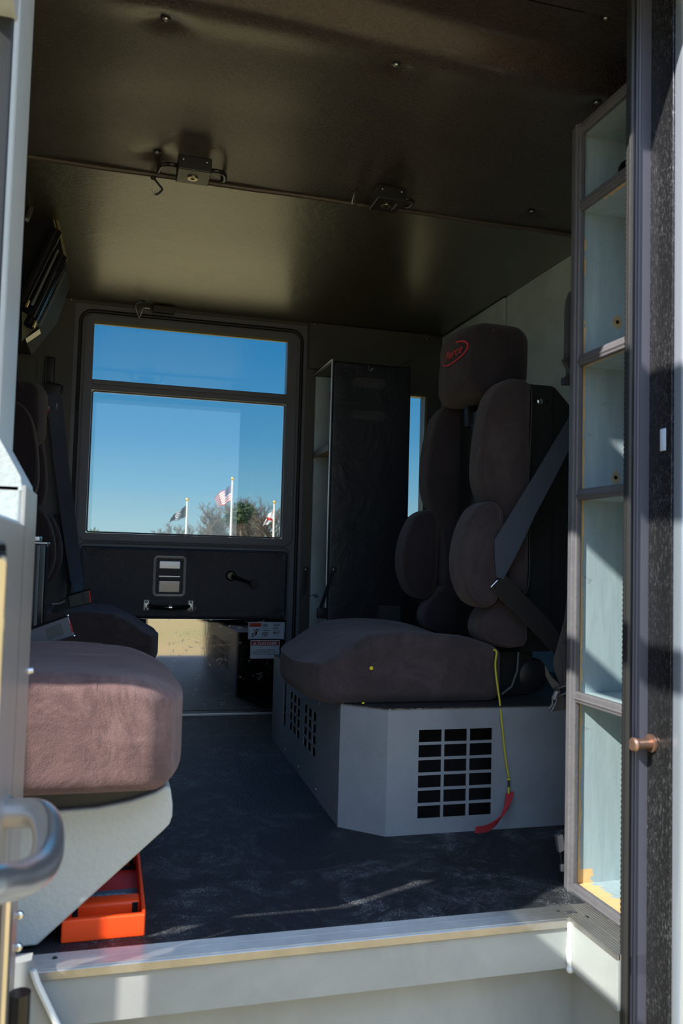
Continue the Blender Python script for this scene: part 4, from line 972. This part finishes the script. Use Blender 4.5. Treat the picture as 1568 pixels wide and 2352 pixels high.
def lamp(px0, label, mirror=False):
    x0 = at(px0, 402 if px0 < 600 else 470, Z=1.555).x; w = .080 if px0 < 600 else .076
    y0, y1, z0, z1 = 2.005, 2.085, 1.548, 1.584
    t = thing('ceiling_lamp', label, 'lamp', (x0+w/2, y0, z1), 'small black ceiling lamps')
    MB().box(x0, x0+w, y0, y1, z0, z1, .003, k=2).build('housing', M['black_plastic'], t)
    cx = x0+w*(.48 if px0 < 600 else .47); cy = (y0+y1)/2+.002
    MB().tube([(cx, cy, z0+.001), (cx, cy, z0-.003), (cx, cy, z0-.0035)], [.0135, .0130, .009], 22).build('socket_ring', plain('socket_brass', (.42, .36, .25), .35, 1), t)
    MB().dome((cx, cy, z0-.0032), (0, 0, -1), .0055, .001, 14).build('socket_centre', M['ink'], t)
    for sx_ in (.012, w-.012): MB().dome((x0+sx_, y0, z1-.012), (0, -1, 0), .0030, .002, 10).build('screw', M['steel'], t)
    mb = MB(); rnd = random.Random(int(px0)); tx = x0+(.010 if px0 < 600 else w-.020)
    for k in range(6): mb.box(tx, tx+.0016+.0*k, cy-.022+.0075*k, cy-.017+.0075*k, z0-.0007, z0, .0001); mb.box(tx+.004, tx+.0055, cy-.018+.006*k, cy-.0145+.006*k, z0-.0007, z0, .0001)
    mb.build('worn_lettering', M['grey_ink'], t)
    # cable loops
    for s_ in ((-1, 1) if px0 < 600 else (1,)):
        xb = x0 if s_ < 0 else x0+w
        mb = MB(); mb.tube(smooth_path([Vector((xb, 2.035, 1.567)), Vector((xb+s_*.018, 2.03, 1.566)), Vector((xb+s_*.036, 2.05, 1.570)), Vector((xb+s_*.042, 2.09, 1.575)), Vector((xb+s_*.040, 2.125, 1.588))], 4), .0055 if px0 < 600 else .0042, 8); mb.build('cable', M['black_plastic'], t)
lamp(405, 'small black ceiling lamp with brass socket, the left one of two'); lamp(851, 'small black ceiling lamp with brass socket, the right one of two')

# ------------------------------------------------------------------ overhead air unit, far left
t = thing('overhead_air_unit', 'black louvred air unit with tan edging hanging at the upper left', 'air unit', (-.25, 2.5, 1.2))
YA = 2.55
E_ = [at(30, 405, YA), at(84, 440, YA), at(128, 490, YA), at(136, 520, YA), at(151, 600, YA)]
cor = [(p.x, p.z) for p in E_] + [(at(120, 690, YA).x, at(120, 690, YA).z), (at(55, 770, YA).x, at(55, 770, YA).z), (-.5, at(55, 770, YA).z), (-.5, E_[0].z)]
mb = MB(); mb.prism(cor, 'y', YA, YA+.25); mb.build('housing', M['ink'], t)
for k, off in enumerate((0, -7)):
    mb = MB(); mb.tube([at(px+off, py+abs(off)*.5, YA-.004) for px, py in ((60, 412), (84, 441), (128, 491), (135, 520), (151, 598))], .0045 if k == 0 else .0028, 8); mb.build('edge_bead', M['tan_trim'], t)
def slat(a, b, r, name, mat, Y0=YA-.03, Y1=YA-.10, parent=t):
    mb = MB(); mb.tube([at(*a, Y0), at(*b, Y1)], r, 12); return mb.build(name, mat, parent)
slat((129, 532), (50, 700), .0165, 'louvre_roller', M['gloss_black']); slat((142, 590), (66, 748), .0150, 'louvre_roller', M['gloss_black'])
mb = MB(); mb.quad(at(138, 545, YA-.015), at(150, 612, YA-.012), at(88, 745, YA-.08), at(58, 705, YA-.085)); mb.build('louvre_face', M['ink'], t)
for (a, b, r, m_) in (((128, 560), (62, 694), .0016, 'chrome'), ((133, 575), (74, 700), .004, 'chrome_soft'), ((146, 618), (84, 742), .0014, 'chrome'), ((149, 626), (92, 745), .003, 'steel'), ((80, 460), (62, 505), .006, 'chrome_soft'), ((140, 600), (78, 728), .0013, 'chrome')):
    slat(a, b, r, 'louvre_strip', M[m_], YA-.045, YA-.12)
for px, py in ((64, 698), (80, 745)):
    mb = MB(); c_ = at(px, py, YA-.115); mb.rbox(c_, (.008, .01, .022), .002, 2, rot=rotm(ry=18)); mb.build('end_clip', M['gold'], t)
mb = MB(); mb.quad(at(50, 715, YA-.05), at(62, 722, YA-.06), at(76, 755, YA-.06), at(50, 785, YA-.05)); mb.build('end_plate', M['tan_trim'], t)
mb = MB(); mb.prism([(at(70, 770, YA-.07).x, at(70, 770, YA-.07).z), (at(88, 752, YA-.07).x, at(88, 752, YA-.07).z), (at(92, 760, YA-.07).x, at(92, 760, YA-.07).z), (at(60, 782, YA-.07).x, at(60, 782, YA-.07).z)], 'y', YA-.09, YA-.04); mb.build('lower_catch', M['gloss_black'], t)

# ------------------------------------------------------------------ belts, buckles, cords
# right seat shoulder belt
t = thing('seat_belt', 'dark blue-grey shoulder belt crossing the right seat back', 'seat belt', (1.0, 1.87, .4), 'seat belts')
A = at(1318, 960, 1.845); B = at(1215, 1120, 1.85); C1 = at(1165, 1262, 1.855); C2 = at(1150, 1300, 1.86); D = at(1138, 1342, 1.868)
wd = Vector((.84, 0, .54))
mb = MB(); P_ = [at(*q_, yy_) for q_, yy_ in (((1332, 912), 1.845), ((1312, 950), 1.846), ((1222, 1100), 1.849), ((1136, 1240), 1.853), ((1137, 1290), 1.856), ((1140, 1326), 1.858), ((1156, 1330), 1.858), ((1192, 1262), 1.855), ((1230, 1180), 1.852), ((1270, 1105), 1.849), ((1320, 1005), 1.846), ((1345, 960), 1.845))]
n_ = len(P_); mb.add([p for p in P_]+[p+Vector((0, .002, 0)) for p in P_], [tuple(range(n_)), tuple(range(2*n_-1, n_-1, -1))]+[(i, (i+1) % n_, n_+(i+1) % n_, n_+i) for i in range(n_)]); mb.build('shoulder_webbing', M['web_blue'], t)
mb = MB(); P_ = [at(*q_, 1.862) for q_ in ((1126, 1346), (1158, 1318), (1200, 1362), (1262, 1425), (1300, 1480), (1276, 1505), (1200, 1425), (1150, 1378))]
n_ = len(P_); mb.add([p for p in P_]+[p+Vector((0, .002, 0)) for p in P_], [tuple(range(n_)), tuple(range(2*n_-1, n_-1, -1))]+[(i, (i+1) % n_, n_+(i+1) % n_, n_+i) for i in range(n_)]); mb.build('lap_webbing', M['web_dark'], t)
mb = MB(); mb.tube([at(1127, 1349, 1.857), at(1142, 1333, 1.857)], .0018, 6); mb.build('latch_tongue', M['steel'], t)
# far-left belt
t = thing('seat_belt', 'dark shoulder belt on the far wall beside the far left seat', 'seat belt', (-.2, 3.28, .45), 'seat belts')
p = at(115, 850, 3.3); mb = MB(); mb.rbox(p, (.034, .014, .10), .006, 3); mb.build('upper_anchor', M['black_plastic'], t)
p = at(121, 902, 3.28); mb = MB(); mb.rbox(p, (.066, .03, .075), .012, 3, rot=rotm(ry=12)); mb.build('belt_guide', M['black_plastic'], t)
mb = MB(); mb.tube([at(112, 934, 3.26), at(114, 952, 3.26), at(122, 956, 3.26), at(130, 950, 3.26), at(131, 928, 3.26)], .002, 6); mb.build('guide_ring', M['steel'], t)
mb = MB(); mb.ribbon([at(124, 905, 3.262), at(140, 1060, 3.25), at(160, 1215, 3.22), at(176, 1330, 3.16), at(183, 1372, 3.10)], [Vector((1, 0, .12)), Vector((.98, 0, .15)), Vector((.95, .1, .15)), Vector((.85, .3, .1)), Vector((.6, .5, .1))], [.052, .052, .05, .046, .03], .002); mb.build('webbing', M['web_blue'], t)
mb = MB(); mb.ribbon([at(133, 1180, 3.26), at(150, 1260, 3.24), at(162, 1340, 3.2)], (1, .2, .1), .03, .002); mb.build('second_webbing', M['web_dark'], t)
def buckle(name, label, quadpx, Y, th, mats, label_patch=False):
    a_, b_, c_, d_ = [at(px, py, Y) for px, py in quadpx]   # top-left, top-right, bottom-right, bottom-left
    cen = (a_+b_+c_+d_)/4; t = thing(name, label, 'buckle', cen, 'seat belt buckles'); off = Vector((0, th, 0))
    def slab(q4, th_, nm, m_, dy=0.):
        q4 = [q+Vector((0, dy, 0)) for q in q4]; mb = MB(); mb.add(q4+[q+Vector((0, th_, 0)) for q in q4], [(0, 1, 2, 3), (7, 6, 5, 4), (0, 4, 5, 1), (1, 5, 6, 2), (2, 6, 7, 3), (3, 7, 4, 0)])
        o = mb.build(nm, m_, t); bv = o.modifiers.new('bevel', 'BEVEL'); bv.width = min(.003, th_*.3); bv.segments = 3; return o
    slab([a_, b_, c_, d_], th, 'case', mats[0])
    l = lambda u, v: (a_*(1-u)+b_*u)*(1-v)+(d_*(1-u)+c_*u)*v
    slab([l(.90, .06), l(.985, .06), l(.985, .94), l(.90, .94)] if not label_patch else [l(.975, .15), l(1.01, .2), l(1.01, .85), l(.975, .85)], .006, 'release_button', M['red_plastic'], -.001)
    mb = MB(); mb.tube([l(-.05, -.03), l(1.0, -.03)], .0028, 8); mb.build('top_rim', M['gloss_black'], t)
    if label_patch:
        slab([l(.42, .22), l(.80, .20), l(.80, .78), l(.44, .80)], .001, 'worn_label', M['paint_dark'], -.0006)
        for q in (l(1.0, -.02), l(1.0, 1.02)): MB().rbox(q, (.007, .007, .007), .003, 2).build('corner_stud', M['chrome'], t)
        slab([l(.985, .0), l(1.0, .0), l(1.0, 1.0), l(.985, 1.0)], .004, 'end_edge', M['chrome_soft'], -.001)
    else:
        slab([l(.62, .03), l(.65, .03), l(.65, .97), l(.62, .97)], .002, 'case_seam', M['gloss_black'], -.0008)
    return t, l
tb, l = buckle('belt_buckle', 'large grey belt buckle with worn label beside the left foreground seat', ((62, 1448), (156, 1415), (170, 1460), (68, 1494)), 1.90, .022, (M['grey_plastic'],), True)
MB().tube([l(.0, .5)+Vector((0, .01, 0)), Vector((-.20, 1.91, .35)), Vector((-.22, 1.92, .002))], [.016, .014, .014], 10).build('buckle_stalk', M['web_black'], tb)
tb, l = buckle('belt_buckle', 'black belt buckle with red release at the far left seat', ((155, 1368), (207, 1354), (212, 1385), (160, 1398)), 2.675, .024, (M['black_plastic'],))
MB().ribbon([l(.1, .5)+Vector((0, .01, 0)), l(-.35, .35)+Vector((0, .02, -.01)), l(-.8, .9)+Vector((0, .03, -.02))], (0, 0, 1), .04, .004).build('buckle_strap', M['web_dark'], tb)
MB().tube([at(120, 1388, 2.66), at(138, 1386, 2.66), at(150, 1380, 2.66)], .004, 8).build('steel_cable', M['steel'], tb)
tb, l = buckle('belt_buckle', 'black belt buckle with red release beyond the right seat cushion', ((915, 1392), (868, 1389), (863, 1422), (912, 1425)), 2.44, -.02, (M['black_plastic'],))
MB().tube([l(.0, .6), l(-.1, 1.2), Vector((l(.1, 2).x, 2.43, .288))], .008, 8).build('buckle_stalk', M['web_dark'], tb)
# yellow release cord with red pull strap on the right seat box
t = thing('release_cord', 'yellow cord with red pull strap hanging down the front of the grey box', 'cord', (.92, 1.82, .02))
YC = 1.8215
cp = [at(1133, 1492, 1.868), at(1140, 1498, 1.862), at(1137, 1525, 1.857), at(1140, 1560, 1.85), at(1147, 1610, 1.838), at(1151, 1650, YC), at(1156, 1700, YC), at(1161, 1745, YC), at(1168, 1785, YC)]
MB().tube(smooth_path(cp, 5), .0023, 8).build('cord', M['yellow_cord'], t)
MB().rbox(at(1168, 1790, YC), (.008, .006, .006), .0025, 2).build('knot', M['yellow_cord'], t)
MB().tube([at(1168, 1790, YC), at(1168, 1812, YC)], .0026, 8).build('dark_sleeve', M['black_plastic'], t)
MB().tube([at(1168, 1808, YC-.004), at(1167, 1828, YC-.005)], .0024, 8).build('loop_end', M['yellow_cord'], t)
ps = [at(px, py, 1.818-.012*k) for k, (px, py) in enumerate(((1171, 1820), (1166, 1845), (1155, 1870), (1138, 1890), (1116, 1903), (1092, 1906)))]
MB().ribbon(smooth_path(ps, 4), [Vector((1, 0, .1)).lerp(Vector((.25, .1, 1)), min(1, i/16)) for i in range(21)], [.020-.006*(i/20)**2*1.2 for i in range(21)], .004).build('red_strap', M['red_web'], t)
# straps with side-release clips by the right cabinet
def strap(label, path, w, wdirs, clip=None):
    P_ = [at(px, py, Y_) for px, py, Y_ in path]; t = thing('tie_strap', label, 'strap', P_[-1], 'black webbing tie straps')
    MB().ribbon(smooth_path(P_, 4), wdirs, w, .0018).build('webbing', M['web_black'], t); return t
YS = 1.50
t = strap('black webbing strap with open plastic clip hanging beside the right cabinet above the box', [(1312, 1365, YS), (1305, 1420, YS), (1290, 1480, YS), (1280, 1520, YS), (1292, 1560, YS), (1302, 1580, YS)], .019, Vector((1, 0, .25)))
MB().ribbon(smooth_path([at(1302, 1575, YS-.006), at(1300, 1520, YS-.006), at(1292, 1480, YS-.004)], 4), Vector((1, .3, .1)), .016, .0018).build('return_webbing', M['web_black'], t)
MB().ribbon([at(1252, 1540, YS-.01), at(1266, 1566, YS-.012), at(1285, 1585, YS-.012)], Vector((.9, 0, -.45)).cross(Vector((0, 1, 0))).normalized()*-1+Vector((.5, 0, .4)), .021, .002).build('loose_end', M['web_black'], t)
def clipframe(t, pxs, Y_, r_, name, m_=None):
    MB().tube([at(px, py, Y_) for px, py in pxs], r_, 8, closed=True, flat=.8).build(name, m_ or M['black_plastic'], t)
clipframe(t, ((1274, 1582), (1304, 1574), (1306, 1590), (1278, 1600)), YS-.014, .0032, 'clip_slot'); MB().tube([at(1278, 1588, YS-.018), at(1270, 1606, YS-.018)], .0042, 8).build('clip_wing', M['grey_plastic'], t)
clipframe(t, ((1268, 1606), (1278, 1601), (1275, 1616), (1265, 1634), (1260, 1628), (1268, 1618)), YS-.014, .002, 'clip_mouth', M['grey_plastic'])
MB().prism([(at(*q_, YS-.01).x, at(*q_, YS-.01).z) for q_ in ((1280, 1600), (1302, 1592), (1298, 1630), (1278, 1632), (1264, 1634), (1276, 1616))], 'y', YS-.014, YS-.004).build('clip_body', M['black_plastic'], t)
t = strap('short black strap with grey clip near the floor at the foot of the right cabinet', [(1307, 1800, YS), (1306, 1860, YS), (1300, 1915, YS), (1292, 1905, YS-.004), (1284, 1915, YS-.008)], .010, Vector((1, .4, .1)))
MB().prism([(at(*q_, YS-.01).x, at(*q_, YS-.01).z) for q_ in ((1275, 1918), (1289, 1916), (1293, 1950), (1281, 1956))], 'y', YS-.016, YS-.006).build('clip_body', M['grey_plastic'], t)
clipframe(t, ((1285, 1956), (1294, 1952), (1297, 1985), (1290, 1988)), YS-.01, .0018, 'clip_prongs'); MB().rbox(at(1292, 1993, YS-.01), (.011, .008, .014), .002, 2).build('clip_tip', M['grey_plastic'], t)
t = strap('black strap end hanging behind the upper right cabinet edge', [(1318, 670, 1.486), (1308, 700, 1.49), (1306, 770, 1.492), (1305, 835, 1.492)], .022, Vector((1, 0, .1)))
MB().prism([(at(*q_, 1.49).x, at(*q_, 1.49).z) for q_ in ((1292, 825), (1320, 812), (1320, 884), (1292, 884), (1292, 868), (1303, 862), (1303, 848))], 'y', 1.483, 1.497).build('hook_clip', M['black_plastic'], t)
# straps on the far cabinet
t = thing('tie_strap', 'pair of black straps with clips low on the far cabinet opening', 'strap', at(720, 1400, 3.1), 'black webbing tie straps')
for px in (702, 766):
    Y_ = 3.02 if px > 740 else FY-.03; MB().box(at(px-7, 1308, Y_).x, at(px+7, 1308, Y_).x, Y_-.003, Y_, at(px, 1315, Y_).z, at(px, 1302, Y_).z, .0015).build('anchor_tab', M['black_plastic'], t); MB().dome(at(px, 1308, Y_-.004), (0, -1, 0), .005, .003, 12).build('anchor_screw', M['steel'], t)
MB().ribbon(smooth_path([at(703, 1315, FY-.035), at(702, 1350, 3.25), at(698, 1372, 3.2), at(720, 1366, 3.1), at(728, 1372, 3.05)], 4), Vector((1, .3, .3)), .016, .002).build('left_webbing', M['web_dark'], t)
MB().ribbon(smooth_path([at(763, 1316, 3.01), at(752, 1350, 3.0), at(742, 1380, 3.0), at(735, 1400, 3.0)], 4), Vector((1, .3, .3)), .018, .002).build('right_webbing', M['web_dark'], t)
MB().rbox(at(738, 1408, 3.0), (.035, .012, .04), .004, 2).build('clip', M['black_plastic'], t)
# grey metal housing between the left seats
t = thing('metal_housing', 'narrow grey metal housing with bright rim between the two left seats', 'housing', (-.17, 2.2, .2))
MB().rbox((-.195, 2.24, .32), (.10, .09, .64), .006, 3).build('body', M['gloss_black'], t)
MB().rbox((-.195, 2.24, .641), (.104, .094, .007), .003, 2).build('rim', M['chrome_soft'], t); MB().rbox((-.20, 2.24, .652), (.076, .07, .014), .004, 2).build('lid', M['chrome_soft'], t)
MB().box(-.168, -.160, 2.185, 2.196, .22, .635, .002).build('corner_strip', M['grey_plastic'], t)
for z in (.60, .612, .52): MB().dome((-.176-.004*(z > .61), 2.194, z), (0, -1, 0), .0055, .006, 12).build('bolt', M['chrome'], t)
# orange charger tray
t = thing('charger_tray', 'bright orange plastic charger tray on the floor under the left seat bracket', 'charger', (.02, 1.60, 0))
X0, X1, Y0, Y1 = -.047, .0835, 1.432, 1.84
MB().box(X0+.003, X1-.003, Y0+.006, Y1, .004, .012, .001).build('tray_floor', M['orange_in'], t)
MB().box(X0, X1, Y0, Y0+.012, .0, .036, .003, k=2).build('front_wall', M['orange'], t)
for x in (X0, X1-.006): MB().box(x, x+.006, Y0+.004, Y1, .0, .042, .002).build('side_wall', M['orange'], t)
for yb in (1.505, 1.735):
    MB().rbox(((X0+X1)/2, yb, .024), (X1-X0-.012, .035, .026), .006, 2).build('cross_rib', M['orange'], t)
    for xs in (X0+.014, X1-.020): MB().box(xs, xs+.010, yb-.018, yb-.010, .012, .034, .001).build('rib_slot', M['ink'], t)
    for xs in (X0+.006, X1-.022): MB().box(xs, xs+.016, yb-.016, yb+.012, .02, .034, .003).build('rib_block', M['orange'], t)
MB().box(X0+.01, X1-.008, 1.70, 1.712, .013, .018, .001).build('dark_slot', M['ink'], t)
MB().box(X0+.006, X1-.008, 1.535, 1.600, .013, .0148, .0005).build('label_plate', M['blue_sticker'], t)
mb = MB(); text_mb('STREAMLIGHT', .011, (X1-.030, 1.549, .0152), (-1, 0, 0), (0, -1, 0), mb, width=.065); mb.v = [v for v in mb.v]
rnd = random.Random(9)
for k in range(6):
    x = X0+.014
    while x < X1-.03: w = rnd.uniform(.004, .016); mb.box(x, x+w, 1.556+k*.005, 1.558+k*.005, .0148, .0152, .0001); x += w+.003
mb.build('label_lettering', M['pale_ink'], t, smooth=False)

# drop helper properties
for o in bpy.data.objects:
    if '_w' in o: del o['_w']
